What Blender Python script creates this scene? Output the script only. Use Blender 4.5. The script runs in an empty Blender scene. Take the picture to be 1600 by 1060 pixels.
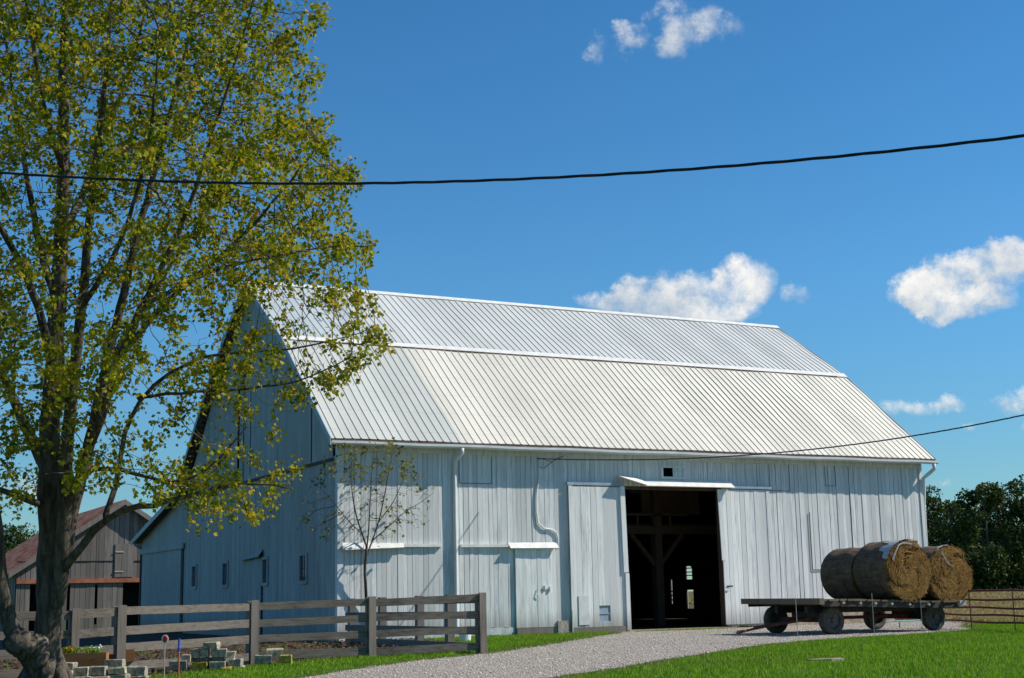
import bpy, math, random
import numpy as np
from mathutils import Vector, Matrix
random.seed(7); rng = np.random.default_rng(7)
S = bpy.context.scene
COL = S.collection
V = Vector
# ------------------------------------------------------------------ camera
R = np.array([[0.88592618, -0.46338714, -0.02017818],
              [0.06518995, 0.16746938, -0.98371961],
              [0.45922225, 0.87018754, 0.17857369]])
CP = np.array([-12.604, -33.376, 1.072]); F = 2196.7
cd = bpy.data.cameras.new('camera'); cam = bpy.data.objects.new('camera', cd); COL.objects.link(cam)
cd.sensor_width = 36; cd.lens = F / 1600 * 36; cd.clip_end = 3000; cd.clip_start = .1
cam.matrix_world = Matrix([[R[0][0], -R[1][0], -R[2][0], CP[0]], [R[0][1], -R[1][1], -R[2][1], CP[1]],
                           [R[0][2], -R[1][2], -R[2][2], CP[2]], [0, 0, 0, 1]])
S.camera = cam
S.view_settings.view_transform = 'Standard'; S.view_settings.look = 'None'
S.view_settings.exposure = 0.35; S.view_settings.gamma = 1
# survey helpers: where a sight line through the photo meets a plane of the place
def ray(u, v): return R.T @ np.array([(u - 800) / F, (v - 530) / F, 1.])
def onY(u, v, Y=0): d = ray(u, v); return CP + d * (Y - CP[1]) / d[1]
def onX(u, v, X=0): d = ray(u, v); return CP + d * (X - CP[0]) / d[0]
def onZ(u, v, Z=0): d = ray(u, v); return CP + d * (Z - CP[2]) / d[2]
def atd(u, v, D): return CP + ray(u, v) * D

# ------------------------------------------------------------------ node helpers
def mat(name):
    m = bpy.data.materials.new(name); m.use_nodes = True
    nt = m.node_tree; b = nt.nodes['Principled BSDF']; b.inputs['Roughness'].default_value = .8
    b.inputs['Specular IOR Level'].default_value = .25
    return m, nt, b
def N(nt, t, **k):
    n = nt.nodes.new(t)
    for a, v in k.items(): setattr(n, a, v)
    return n
def setin(nt, n, key, v):
    if isinstance(v, bpy.types.NodeSocket): nt.links.new(v, n.inputs[key])
    else: n.inputs[key].default_value = v
def c4(c): return (c[0], c[1], c[2], 1)
def mix(nt, f, a, b, mode='MIX'):
    n = N(nt, 'ShaderNodeMix', data_type='RGBA', blend_type=mode)
    setin(nt, n, 0, f); setin(nt, n, 6, a if isinstance(a, bpy.types.NodeSocket) else c4(a)); setin(nt, n, 7, b if isinstance(b, bpy.types.NodeSocket) else c4(b))
    return n.outputs[2]
def mth(nt, op, a, b=0., c=0., clamp=False):
    n = N(nt, 'ShaderNodeMath', operation=op); n.use_clamp = clamp
    setin(nt, n, 0, a); setin(nt, n, 1, b); setin(nt, n, 2, c); return n.outputs[0]
def coords(nt, scale=(1, 1, 1), src='Object', loc=(0, 0, 0), rot=(0, 0, 0)):
    t = N(nt, 'ShaderNodeTexCoord'); m = N(nt, 'ShaderNodeMapping')
    m.inputs['Scale'].default_value = scale; m.inputs['Location'].default_value = loc; m.inputs['Rotation'].default_value = rot
    nt.links.new(t.outputs[src], m.inputs[0]); return m.outputs[0]
def noise(nt, vec, scale=5, detail=4, rough=.6, dist=0.):
    n = N(nt, 'ShaderNodeTexNoise'); nt.links.new(vec, n.inputs['Vector'])
    n.inputs['Scale'].default_value = scale; n.inputs['Detail'].default_value = detail
    n.inputs['Roughness'].default_value = rough; n.inputs['Distortion'].default_value = dist
    return n.outputs[0]
def ramp(nt, f, a, b, lo=0., hi=1.):
    n = N(nt, 'ShaderNodeMapRange'); n.interpolation_type = 'SMOOTHSTEP'
    setin(nt, n, 0, f); n.inputs[1].default_value = a; n.inputs[2].default_value = b
    n.inputs[3].default_value = lo; n.inputs[4].default_value = hi; return n.outputs[0]
def bump(nt, b, h, st=.5, dist=.01):
    n = N(nt, 'ShaderNodeBump'); n.inputs['Strength'].default_value = st; n.inputs['Distance'].default_value = dist
    nt.links.new(h, n.inputs['Height']); nt.links.new(n.outputs[0], b.inputs['Normal'])
def island(nt): return N(nt, 'ShaderNodeNewGeometry').outputs['Random Per Island']

# ------------------------------------------------------------------ sky and sun
sdir = np.array([.69, -.28, .66]); sdir /= np.linalg.norm(sdir)
elev = math.asin(sdir[2])
sl = bpy.data.lights.new('sun', 'SUN'); sl.energy = 4.3; sl.angle = math.radians(.53); sl.color = (1, .93, .82)
so = bpy.data.objects.new('sun', sl); COL.objects.link(so); so.location = (30, -20, 40)
so.rotation_euler = V(sdir).to_track_quat('Z', 'Y').to_euler()
W = bpy.data.worlds.new('World'); S.world = W; W.use_nodes = True; nt = W.node_tree; nt.nodes.clear()
sky = N(nt, 'ShaderNodeTexSky', sky_type='NISHITA'); sky.sun_disc = False
sky.sun_elevation = elev; sky.sun_rotation = math.atan2(sdir[0], sdir[1])
sky.air_density = 1.0; sky.dust_density = 0.; sky.ozone_density = 3.2
bg = N(nt, 'ShaderNodeBackground'); bg.inputs[1].default_value = .1
out = N(nt, 'ShaderNodeOutputWorld'); nt.links.new(bg.outputs[0], out.inputs[0])
tc = N(nt, 'ShaderNodeTexCoord').outputs['Generated']
def vm(op, a, b=None):
    n = N(nt, 'ShaderNodeVectorMath', operation=op); setin(nt, n, 0, a)
    if b is not None: setin(nt, n, 1, b)
    return n.outputs['Value' if op in ('DOT_PRODUCT', 'LENGTH') else 'Vector']
nn = N(nt, 'ShaderNodeTexNoise'); nt.links.new(tc, nn.inputs['Vector']); nn.inputs['Scale'].default_value = 30; nn.inputs['Detail'].default_value = 8; nn.inputs['Roughness'].default_value = .68
n2 = N(nt, 'ShaderNodeTexNoise'); nt.links.new(tc, n2.inputs['Vector']); n2.inputs['Scale'].default_value = 14; n2.inputs['Detail'].default_value = 5
warp = vm('MULTIPLY', vm('SUBTRACT', nn.outputs['Color'], (.5, .5, .5)), (.022, .022, .022))
tcw = vm('ADD', tc, warp)
# clouds: (px, py, half width, half height, strength) as seen from here; they live at infinity in the sky
SKYT = (.68, .885, .98)
CL = [(1064, 26, 58, 44, .74), (1050, 66, 32, 44, .66), (985, 50, 32, 22, .58), (930, 76, 20, 36, .62), (1118, 50, 48, 42, .46), (1010, 74, 62, 26, .50),
      (1070, 468, 128, 48, 1.3), (1165, 440, 52, 48, 1.3), (928, 474, 42, 20, .95), (1000, 468, 60, 34, 1.2), (1130, 492, 60, 22, 1), (1245, 458, 26, 16, .35),
      (1440, 455, 55, 34, 1.2), (1520, 425, 90, 34, 1.3), (1590, 395, 70, 30, 1.3), (1490, 475, 80, 26, 1.2), (1555, 462, 40, 18, .9), (1470, 492, 30, 16, .8), (1700, 400, 90, 40, 1.3),
      (1415, 638, 60, 18, .8), (1484, 632, 30, 15, .65), (1582, 628, 56, 26, .95), (1525, 668, 22, 8, .5), (1610, 665, 30, 12, .8), (1465, 752, 26, 9, .6),
      (40, 770, 60, 30, .5), (700, 560, 90, 30, .9), (-200, 500, 120, 50, 1.1), (1900, 560, 120, 40, 1.1)]
dens = None; vo = None
for (u, v, a, b, s) in CL:
    d = ray(u, v); L = np.linalg.norm(d); d = d / L
    eu = R[0] - d * (R[0] @ d); eu /= np.linalg.norm(eu)
    ev = -R[1] - d * (-R[1] @ d); ev = ev - eu * (ev @ eu); ev /= np.linalg.norm(ev)
    ku = F * L / a; kv = F * L / b
    x = vm('DOT_PRODUCT', tcw, tuple(eu * ku)); y = mth(nt, 'MULTIPLY', vm('DOT_PRODUCT', vm('SUBTRACT', tcw, tuple(d)), tuple(ev)), kv)
    r2 = mth(nt, 'ADD', mth(nt, 'MULTIPLY', x, x), mth(nt, 'MULTIPLY', y, y))
    front = mth(nt, 'GREATER_THAN', vm('DOT_PRODUCT', tc, tuple(d)), .3)
    fall = mth(nt, 'MULTIPLY', mth(nt, 'MULTIPLY', mth(nt, 'SUBTRACT', 1.15, r2, clamp=False), s), front)
    fall = mth(nt, 'MAXIMUM', fall, 0.)
    sh = mth(nt, 'MULTIPLY', fall, y)
    dens = fall if dens is None else mth(nt, 'ADD', dens, fall)
    vo = sh if vo is None else mth(nt, 'ADD', vo, sh)
vo = mth(nt, 'DIVIDE', vo, mth(nt, 'ADD', dens, .05))
dn = mth(nt, 'ADD', mth(nt, 'MINIMUM', dens, 1.3), mth(nt, 'MULTIPLY', mth(nt, 'SUBTRACT', nn.outputs[0], .555), 3.5))
dmask = mth(nt, 'MULTIPLY', ramp(nt, dn, .0, 1.45), ramp(nt, dens, 0., .25))
shade = mth(nt, 'ADD', mth(nt, 'MULTIPLY', vo, .35), mth(nt, 'MULTIPLY', mth(nt, 'SUBTRACT', n2.outputs[0], .5), 1.8))
shade = mth(nt, 'ADD', shade, mth(nt, 'MULTIPLY', mth(nt, 'SUBTRACT', nn.outputs[0], .5), 1.3))
ccol = mix(nt, ramp(nt, shade, -.42, .42), (4.2, 4.7, 5.2), (8.3, 8.0, 7.5))
hs = N(nt, 'ShaderNodeHueSaturation'); hs.inputs['Saturation'].default_value = 1.15; hs.inputs['Value'].default_value = 1.0; hs.inputs['Hue'].default_value = .5
sz_ = N(nt, 'ShaderNodeSeparateXYZ'); nt.links.new(tc, sz_.inputs[0])
clear = mix(nt, ramp(nt, sz_.outputs[2], -.02, .24), tuple(a * b for a, b in zip(SKYT, (.60, .66, .68))), SKYT)   # dry clear air: the band above the horizon stays blue
nt.links.new(mix(nt, 1., sky.outputs[0], clear, 'MULTIPLY'), hs.inputs['Color'])
fin = mix(nt, mth(nt, 'MULTIPLY', dmask, .95), hs.outputs[0], ccol)
nt.links.new(fin, bg.inputs[0])

# ------------------------------------------------------------------ mesh helpers
ORG = {}
class MB:
    def __init__(s): s.v = []; s.f = []; s.c = []
    def add(s, vs, fs):
        s.c.append((len(s.v), len(s.f))); o = len(s.v); s.v += [tuple(map(float, p)) for p in vs]; s.f += [tuple(i + o for i in f) for f in fs]; return s
    def box(s, a, b):
        (x0, y0, z0), (x1, y1, z1) = a, b
        return s.add([(x0,y0,z0),(x1,y0,z0),(x1,y1,z0),(x0,y1,z0),(x0,y0,z1),(x1,y0,z1),(x1,y1,z1),(x0,y1,z1)],
                     [(0,3,2,1),(4,5,6,7),(0,1,5,4),(1,2,6,5),(2,3,7,6),(3,0,4,7)])
    def hexa(s, p): return s.add(p, [(0,3,2,1),(4,5,6,7),(0,1,5,4),(1,2,6,5),(2,3,7,6),(3,0,4,7)])
    def bar(s, p, q, w, h, up=(0, 0, 1)):      # rectangular bar p->q, w across, h along up
        p = V(p); q = V(q); d = (q - p).normalized(); u = V(up); sd = d.cross(u).normalized(); u = sd.cross(d).normalized()
        c = []
        for e in (p, q):
            for a, b in ((-1, -1), (1, -1), (1, 1), (-1, 1)): c.append(e + sd * a * w / 2 + u * b * h / 2)
        return s.add(c, [(0,1,2,3),(7,6,5,4),(0,4,5,1),(1,5,6,2),(2,6,7,3),(3,7,4,0)])
    def tube(s, pts, rad, n=8, cap=True, wob=0.):
        pts = [V(p) for p in pts]
        if not hasattr(rad, '__len__'): rad = [rad] * len(pts)
        t = (pts[1] - pts[0]).normalized(); a = t.orthogonal().normalized(); vs = []; fs = []
        for i, p in enumerate(pts):
            if i: 
                t2 = (pts[min(i + 1, len(pts) - 1)] - pts[i - 1]).normalized()
                a = (a - t2 * a.dot(t2)).normalized(); t = t2
            b = t.cross(a)
            for k in range(n):
                th = 2 * math.pi * k / n; r = rad[i] * (1 + (random.uniform(-wob, wob) if wob else 0))
                vs.append(p + (a * math.cos(th) + b * math.sin(th)) * r)
        for i in range(len(pts) - 1):
            for k in range(n): k2 = (k + 1) % n; fs.append((i*n+k, i*n+k2, (i+1)*n+k2, (i+1)*n+k))
        if cap: fs.append(tuple(range(n))[::-1]); fs.append(tuple((len(pts)-1)*n + k for k in range(n)))
        return s.add(vs, fs)
    def build_each(s, name, m, parent=None):
        out_ = []
        for (v0, f0), (v1, f1) in zip(s.c, s.c[1:] + [(len(s.v), len(s.f))]):
            k = MB(); k.add(s.v[v0:v1], [tuple(i - v0 for i in f) for f in s.f[f0:f1]]); out_.append(k.build(name, m, parent))
        return out_[0]
    def build(s, name, m, parent=None, smooth=False):
        me = bpy.data.meshes.new(name)
        o = ORG.get(parent.name, V((0, 0, 0))) if parent else V((0, 0, 0))
        me.from_pydata([(x - o.x, y - o.y, z - o.z) for x, y, z in s.v], [], s.f); me.update()
        if m: me.materials.append(m)
        if smooth: me.polygons.foreach_set('use_smooth', [True] * len(me.polygons))
        ob = bpy.data.objects.new(name, me); COL.objects.link(ob)
        if parent: ob.parent = parent
        ORG[ob.name] = o
        return ob
def npmesh(name, verts, faces_n, nper, m, parent=None, smooth=False):
    o = ORG.get(parent.name, V((0, 0, 0))) if parent else V((0, 0, 0))
    verts = np.asarray(verts, np.float32) - np.array(o, np.float32)
    me = bpy.data.meshes.new(name); me.vertices.add(len(verts)); me.vertices.foreach_set('co', verts.ravel())
    nf = len(faces_n); me.loops.add(nf * nper); me.loops.foreach_set('vertex_index', np.asarray(faces_n, np.int32).ravel())
    me.polygons.add(nf); me.polygons.foreach_set('loop_start', np.arange(nf, dtype=np.int32) * nper)
    me.update(calc_edges=True); me.validate()
    if m: me.materials.append(m)
    if smooth: me.polygons.foreach_set('use_smooth', [True] * len(me.polygons))
    ob = bpy.data.objects.new(name, me); COL.objects.link(ob)
    if parent: ob.parent = parent
    ORG[ob.name] = o
    return ob
def empty(name, loc):
    e = bpy.data.objects.new(name, None); COL.objects.link(e); e.location = loc; e.empty_display_size = .2
    ORG[e.name] = V(loc); return e
def tag(o, label=None, cat=None, group=None, kind=None):
    if label: o['label'] = label
    if cat: o['category'] = cat
    if group: o['group'] = group
    if kind: o['kind'] = kind
    return o
def sm(t): t = max(0., min(1., t)); return t * t * (3 - 2 * t)
def gz(x, y): return -.12 * sm((-2.5 - x) / 6)

# ------------------------------------------------------------------ materials
def wood_paint(name, paint, worn, wear=.45, axis='z', rgh=.75, dirt=True, sc=1., tone=(.78, 1.12)):
    m, nt, b = mat(name)
    s = {'z': (14, 14, .9), 'x': (.9, 14, 14), 'y': (14, .9, 14)}[axis]
    s = tuple(q * sc for q in s)
    g = noise(nt, coords(nt, s), 1.0, 6, .65)
    fine = noise(nt, coords(nt, tuple(q * 3.5 for q in s)), 1.0, 4, .7)
    big = noise(nt, coords(nt, (.5, .5, .3)), 1.3, 4)
    isl = island(nt)
    f = mth(nt, 'ADD', mth(nt, 'MULTIPLY', g, .55), mth(nt, 'MULTIPLY', fine, .3)); f = mth(nt, 'ADD', f, mth(nt, 'MULTIPLY', big, .3))
    f = mth(nt, 'ADD', f, mth(nt, 'MULTIPLY', mth(nt, 'SUBTRACT', isl, .5), .16))
    c = mix(nt, ramp(nt, f, 1.02 - wear, 1.12 - wear * .55), paint, worn)
    # tone per board
    c = mix(nt, 1., c, mix(nt, isl, (tone[0],) * 3, (tone[1],) * 3), 'MULTIPLY')
    if dirt:
        sx = N(nt, 'ShaderNodeSeparateXYZ'); nt.links.new(coords(nt, src='Object'), sx.inputs[0])
        low = mth(nt, 'ADD', ramp(nt, sx.outputs[2], .0, .75, 1, 0), mth(nt, 'MULTIPLY', mth(nt, 'SUBTRACT', g, .5), 1.2), clamp=True)
        c = mix(nt, mth(nt, 'MULTIPLY', low, .6), c, (.16, .15, .13))
    nt.links.new(c, b.inputs['Base Color']); b.inputs['Roughness'].default_value = rgh
    bump(nt, b, mth(nt, 'ADD', g, mth(nt, 'MULTIPLY', fine, .6)), .5, .006)
    return m
M = {}
M['paint'] = wood_paint('white_paint', (.725, .74, .725), (.38, .405, .41), .50)
M['paintdoor'] = wood_paint('door_paint', (.77, .785, .76), (.44, .465, .46), .46)
M['gableshade'] = wood_paint('shaded_gable_paint', (.40, .415, .41), (.19, .205, .21), .50)  # the barn's white paint with the gable end's shade darkened into the colour
M['grey'] = wood_paint('weathered_barn_wood', (.19, .17, .155), (.085, .075, .07), .5, tone=(.55, 1.3), dirt=False)
M['fence'] = wood_paint('fence_wood', (.215, .185, .155), (.06, .05, .043), .56, axis='x', dirt=False, tone=(.7, 1.2), sc=1.7)
M['fencepost'] = wood_paint('fence_post_wood', (.22, .19, .165), (.09, .077, .067), .5, dirt=False)
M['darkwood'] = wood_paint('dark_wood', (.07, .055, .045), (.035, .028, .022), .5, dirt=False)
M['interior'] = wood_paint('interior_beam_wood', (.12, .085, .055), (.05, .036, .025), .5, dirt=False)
M['deck'] = wood_paint('rotting_deck_wood', (.15, .115, .08), (.05, .038, .028), .5, dirt=False, tone=(.6, 1.5))
M['planter'] = wood_paint('planter_wood', (.32, .15, .055), (.13, .065, .035), .5, axis='x', dirt=False)
def plain(name, col, rough=.6, metal=0., nscale=8., var=.25, bmp=0., spec=.3):
    m, nt, b = mat(name)
    n = noise(nt, coords(nt), nscale, 5)
    c = mix(nt, ramp(nt, n, .3, .7), tuple(x * (1 - var) for x in col), tuple(min(1, x * (1 + var)) for x in col))
    nt.links.new(c, b.inputs['Base Color']); b.inputs['Roughness'].default_value = rough; b.inputs['Metallic'].default_value = metal
    b.inputs['Specular IOR Level'].default_value = spec
    if bmp: bump(nt, b, n, bmp, .02)
    return m
M['trim'] = plain('white_metal_trim', (.66, .68, .67), .45, 0, 3, .1)
M['flash'] = plain('white_flashing', (.74, .73, .69), .45, 0, 5, .1, .3)
M['bluetrim'] = plain('rake_trim', (.30, .38, .45), .5, 0, 4, .12)
M['soffit'] = plain('brown_soffit', (.13, .095, .075), .9, 0, 6, .4)
M['black'] = plain('black_cable', (.012, .013, .018), .5, 0, 5, .2)
M['thinwire'] = plain('grey_cable', (.05, .055, .065), .6, 0, 5, .2)
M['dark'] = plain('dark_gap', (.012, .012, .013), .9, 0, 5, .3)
M['darkmetal'] = plain('dark_metal', (.035, .033, .03), .7, .1, 9, .4)
M['rubber'] = plain('tyre_rubber', (.075, .07, .062), .85, 0, 14, .35, .4)
M['rim'] = plain('wheel_rim', (.11, .10, .09), .6, .3, 12, .4)
M['rust'] = plain('rusty_iron', (.16, .055, .035), .75, .1, 12, .45, .3)
M['gate'] = plain('red_gate_paint', (.15, .04, .032), .6, 0, 8, .35)
M['redtrim'] = plain('faded_red_trim', (.33, .12, .07), .8, 0, 5, .3)
M['concrete'] = plain('concrete', (.36, .33, .28), .9, 0, 14, .3, .5)
M['block'] = plain('block_concrete', (.27, .255, .205), .9, 0, 14, .5, .8)
M['blockmoss'] = plain('mossy_yellow_block', (.36, .27, .045), .9, 0, 18, .35, .7)
M['blocktan'] = plain('tan_block', (.37, .33, .24), .9, 0, 14, .45, .8)
M['whiteplastic'] = plain('white_plastic', (.8, .8, .8), .4, 0, 5, .05)
M['red'] = plain('red_reflector', (.75, .02, .015), .35, 0, 5, .1)
M['blue'] = plain('blue_tape', (.01, .10, .55), .5, 0, 9, .2)
M['orange'] = plain('orange_stake_paint', (.42, .12, .05), .7, 0, 12, .3)
M['rod'] = plain('pale_rod', (.40, .38, .32), .6, 0, 5, .1)
M['stone'] = plain('flat_stone', (.30, .25, .19), .9, 0, 9, .3, .5)
M['glass'] = plain('window_glass', (.10, .14, .17), .08, 0, 2, .2, 0, .6)
M['tan'] = plain('tan_foundation', (.36, .28, .21), .9, 0, 7, .25, .4)
M['wfound'] = plain('whitewashed_foundation', (.52, .56, .57), .85, 0, 6, .22, .4)
M['net'] = plain('white_net_wrap', (.40, .40, .41), .5, 0, 30, .35)
M['petal'] = plain('orange_petal', (.7, .2, .02), .6, 0, 5, .2); M['petalw'] = plain('white_petal', (.75, .75, .85), .6, 0, 5, .1)

def roof_mat(name, base, strip):
    m, nt, b = mat(name)
    sx = N(nt, 'ShaderNodeSeparateXYZ'); nt.links.new(coords(nt), sx.inputs[0])
    pid = mth(nt, 'FLOOR', mth(nt, 'DIVIDE', sx.outputs[0], .914))
    wn = N(nt, 'ShaderNodeTexWhiteNoise', noise_dimensions='1D'); nt.links.new(pid, wn.inputs['W'])
    st = noise(nt, coords(nt, (5, .35, .35)), 1.5, 5); bg_ = noise(nt, coords(nt, (.25, .3, .3)), 1.2, 3)
    f = mth(nt, 'ADD', mth(nt, 'MULTIPLY', wn.outputs[0], .35), mth(nt, 'ADD', mth(nt, 'MULTIPLY', st, .35), mth(nt, 'MULTIPLY', bg_, .5)))
    # the sheets at the near end of the roof are tinted greyer
    old = mth(nt, 'LESS_THAN', sx.outputs[0], strip)
    c = mix(nt, ramp(nt, f, .35, .9), base, tuple(x * .84 for x in base))
    c = mix(nt, old, c, mix(nt, 1., c, (.80, .86, .91), 'MULTIPLY'))
    gr = noise(nt, coords(nt, (7, .25, .25)), 1.1, 6, .75); spot = noise(nt, coords(nt, (.6, .6, .6)), 1., 4)
    c = mix(nt, mth(nt, 'MULTIPLY', ramp(nt, gr, .58, .74), ramp(nt, spot, .45, .65, 0, .5)), c, (.40, .34, .27))
    fz = mth(nt, 'ABSOLUTE', mth(nt, 'SUBTRACT', mth(nt, 'FRACT', mth(nt, 'DIVIDE', sx.outputs[2], .62)), .5))
    c = mix(nt, ramp(nt, fz, .0, .022, .28, 0), c, (.30, .30, .30))
    nt.links.new(c, b.inputs['Base Color']); b.inputs['Roughness'].default_value = .42; b.inputs['Metallic'].default_value = .12
    b.inputs['Specular IOR Level'].default_value = .4
    bump(nt, b, noise(nt, coords(nt, (2.5, .8, .8)), 1.2, 3), .25, .02)
    return m
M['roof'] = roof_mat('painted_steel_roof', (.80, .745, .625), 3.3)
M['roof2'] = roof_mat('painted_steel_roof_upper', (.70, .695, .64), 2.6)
m, nt, b = mat('rusty_roof'); M['rustroof'] = m
f = noise(nt, coords(nt, (1.2, .5, 1.2)), 1.6, 6, .7); f2 = noise(nt, coords(nt, (9, .6, 9)), 1.2, 4)
f = mth(nt, 'ADD', mth(nt, 'MULTIPLY', f, .65), mth(nt, 'MULTIPLY', f2, .35))
nt.links.new(mix(nt, ramp(nt, f, .42, .6), (.33, .17, .11), (.20, .05, .025)), b.inputs['Base Color'])

# ground
m, nt, b = mat('lawn_soil'); M['ground'] = m
g1 = noise(nt, coords(nt), 1.1, 5); g2 = noise(nt, coords(nt), 40, 4)
c = mix(nt, ramp(nt, g2, .3, .7), (.035, .085, .012), (.075, .17, .02)); c = mix(nt, ramp(nt, g1, .55, .8), c, (.11, .12, .035))
nt.links.new(c, b.inputs['Base Color']); b.inputs['Roughness'].default_value = 1; bump(nt, b, g2, .7, .05)
m, nt, b = mat('gravel'); M['gravel'] = m
vv = N(nt, 'ShaderNodeTexVoronoi'); vv.inputs['Scale'].default_value = 38; nt.links.new(coords(nt), vv.inputs['Vector'])
g1 = noise(nt, coords(nt), .7, 5); g2 = noise(nt, coords(nt), 60, 3)
bw = N(nt, 'ShaderNodeSeparateColor'); nt.links.new(vv.outputs['Color'], bw.inputs[0])
c = mix(nt, bw.outputs[0], (.42, .37, .315), (.80, .71, .61)); c = mix(nt, ramp(nt, g1, .5, .75, 0, .5), c, (.42, .36, .29))
c = mix(nt, ramp(nt, vv.outputs['Distance'], .35, .6, 0, .7), c, (.07, .062, .056))
nt.links.new(c, b.inputs['Base Color']); b.inputs['Roughness'].default_value = .95
bump(nt, b, mth(nt, 'ADD', mth(nt, 'MULTIPLY', vv.outputs['Distance'], -1.), g2), 1., .02)
m, nt, b = mat('pebbles'); M['pebble'] = m
c = mix(nt, island(nt), (.33, .29, .25), (.80, .71, .61)); nt.links.new(c, b.inputs['Base Color']); b.inputs['Roughness'].default_value = .9
m, nt, b = mat('leaf_litter'); M['mulch'] = m
g2 = noise(nt, coords(nt), 28, 5, .7); g1 = noise(nt, coords(nt), 2.0, 4)
c = mix(nt, ramp(nt, g2, .35, .65), (.03, .02, .014), (.14, .095, .065)); c = mix(nt, ramp(nt, g1, .6, .75, 0, .7), c, (.05, .09, .02))
nt.links.new(c, b.inputs['Base Color']); b.inputs['Roughness'].default_value = 1; bump(nt, b, g2, 1, .05)
m, nt, b = mat('dry_field'); M['field'] = m
g1 = noise(nt, coords(nt, (1, 1, 1)), .35, 6, .65); g2 = noise(nt, coords(nt), 6, 6, .7)
f = mth(nt, 'ADD', mth(nt, 'MULTIPLY', g1, .5), mth(nt, 'MULTIPLY', g2, .5))
c = mix(nt, ramp(nt, f, .42, .56), (.12, .06, .035), (.085, .105, .022)); nt.links.new(c, b.inputs['Base Color'])
b.inputs['Roughness'].default_value = 1; bump(nt, b, g2, 1, .15)

def leafmat(name, cols, trans=.35, pos=(0, .4, .8, .985), bsc=.9):
    m, nt, b = mat(name); r = N(nt, 'ShaderNodeValToRGB'); nt.links.new(island(nt), r.inputs[0])
    e = r.color_ramp.elements; e[0].position = pos[0]; e[0].color = c4(cols[0]); e[1].position = pos[1]; e[1].color = c4(cols[1])
    for p, c in zip(pos[2:], cols[2:]): x = e.new(p); x.color = c4(c)
    big = noise(nt, coords(nt), bsc, 3)
    c = mix(nt, ramp(nt, big, .4, .65, 0, .55), r.outputs[0], cols[min(2, len(cols) - 1)])
    nt.links.new(c, b.inputs['Base Color']); b.inputs['Roughness'].default_value = .6; b.inputs['Specular IOR Level'].default_value = .18
    t = N(nt, 'ShaderNodeBsdfTranslucent'); nt.links.new(mix(nt, 1., c, (1.3, 1.35, .6), 'MULTIPLY'), t.inputs[0])
    mx = N(nt, 'ShaderNodeMixShader'); mx.inputs[0].default_value = trans
    o = [n for n in nt.nodes if n.type == 'OUTPUT_MATERIAL'][0]
    nt.links.new(b.outputs[0], mx.inputs[1]); nt.links.new(t.outputs[0], mx.inputs[2]); nt.links.new(mx.outputs[0], o.inputs[0])
    return m
M['leaf'] = leafmat('maple_leaves', [(.035, .085, .008), (.15, .195, .010), (.38, .34, .012), (.46, .23, .014)])
M['leaf2'] = leafmat('sapling_leaves', [(.07, .10, .015), (.16, .18, .02), (.26, .2, .03)], pos=(0, .5, 1))
M['grass'] = leafmat('grass_blades', [(.05, .145, .006), (.115, .26, .008), (.21, .37, .015), (.42, .40, .12)], .3, (0, .45, .85, .985), 1.7)
M['drygrass'] = leafmat('dry_grass_blades', [(.16, .14, .05), (.12, .16, .03), (.26, .20, .09)], .3, (0, .5, 1))
M['farleaf'] = leafmat('distant_leaves', [(.016, .035, .012), (.035, .065, .014), (.085, .115, .022)], .15, (0, .5, 1), .22)
BLX = 19.6
M['clod'] = leafmat('field_tufts', [(.10, .05, .028), (.17, .10, .05), (.12, .13, .03), (.20, .17, .07)], .05, (0, .4, .7, 1), .15)
M['litter'] = leafmat('litter_leaves', [(.10, .06, .035), (.18, .12, .07), (.05, .035, .025)], .1, (0, .5, 1))
m, nt, b = mat('maple_bark'); M['bark'] = m
g1 = noise(nt, coords(nt, (9, 9, 1.6)), 1.3, 7, .7); g2 = noise(nt, coords(nt), 3., 5, .7)
c = mix(nt, ramp(nt, g1, .35, .65), (.045, .036, .028), (.15, .125, .10)); c = mix(nt, ramp(nt, g2, .57, .68, 0, .6), c, (.22, .23, .17))
nt.links.new(c, b.inputs['Base Color']); b.inputs['Roughness'].default_value = .95; bump(nt, b, g1, 1, .05)

# ------------------------------------------------------------------ ground sheets
def sheet(name, poly, z, m, cell=None):
    mb = MB(); mb.add([(x, y, gz(x, y) + z) for x, y in poly], [tuple(range(len(poly)))]); return mb.build(name, m)
mb = MB()
xs = [-1200, -400, -150, -60, -30] + [-20 + i * 1.0 for i in range(41)] + [30, 60, 150, 400, 1200]; ys = [-400, -100, -50, -35, -25, -15, -5, 5, 20, 60, 200, 600, 1500]
mb.add([(x, y, gz(x, y)) for y in ys for x in xs], [(j*len(xs)+i, j*len(xs)+i+1, (j+1)*len(xs)+i+1, (j+1)*len(xs)+i) for j in range(len(ys)-1) for i in range(len(xs)-1)])
tag(mb.build('ground', M['ground']), kind='structure')
top_edge = [(-30, -32.5), (-16, -21.5), (-6.6, -14.2), (-3.4, -11.6), (-.75, -9.7), (1.6, -7.4), (4.2, -4.6), (6.0, -2.6), (7.3, -1.35), (7.9, -.45), (8.3, -.02)]
bot_edge = [(-30, -38), (-14, -25.6), (-7, -19.8), (-3.6, -17.15), (0, -14.3), (3.67, -11.5), (5.6, -10.2), (8.2, -9.3), (11, -8.75), (13.2, -7.9), (15, -5.6), (17.5, -3.4), (26, -1), (26, -.02)]
def jag(pts, amp, step=.35):
    o = []
    for (a, b) in zip(pts, pts[1:]):
        n = max(1, int(math.dist(a, b) / step))
        for i in range(n):
            t = i / n; o.append((a[0] + (b[0]-a[0])*t + random.uniform(-amp, amp), a[1] + (b[1]-a[1])*t + random.uniform(-amp, amp)))
    return o + [pts[-1]]
te = jag(top_edge, .10); be = jag(bot_edge, .10)
gpoly = te[:-1] + [(8.3, .03), (26, .03)] + be[:-1][::-1]
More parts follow.
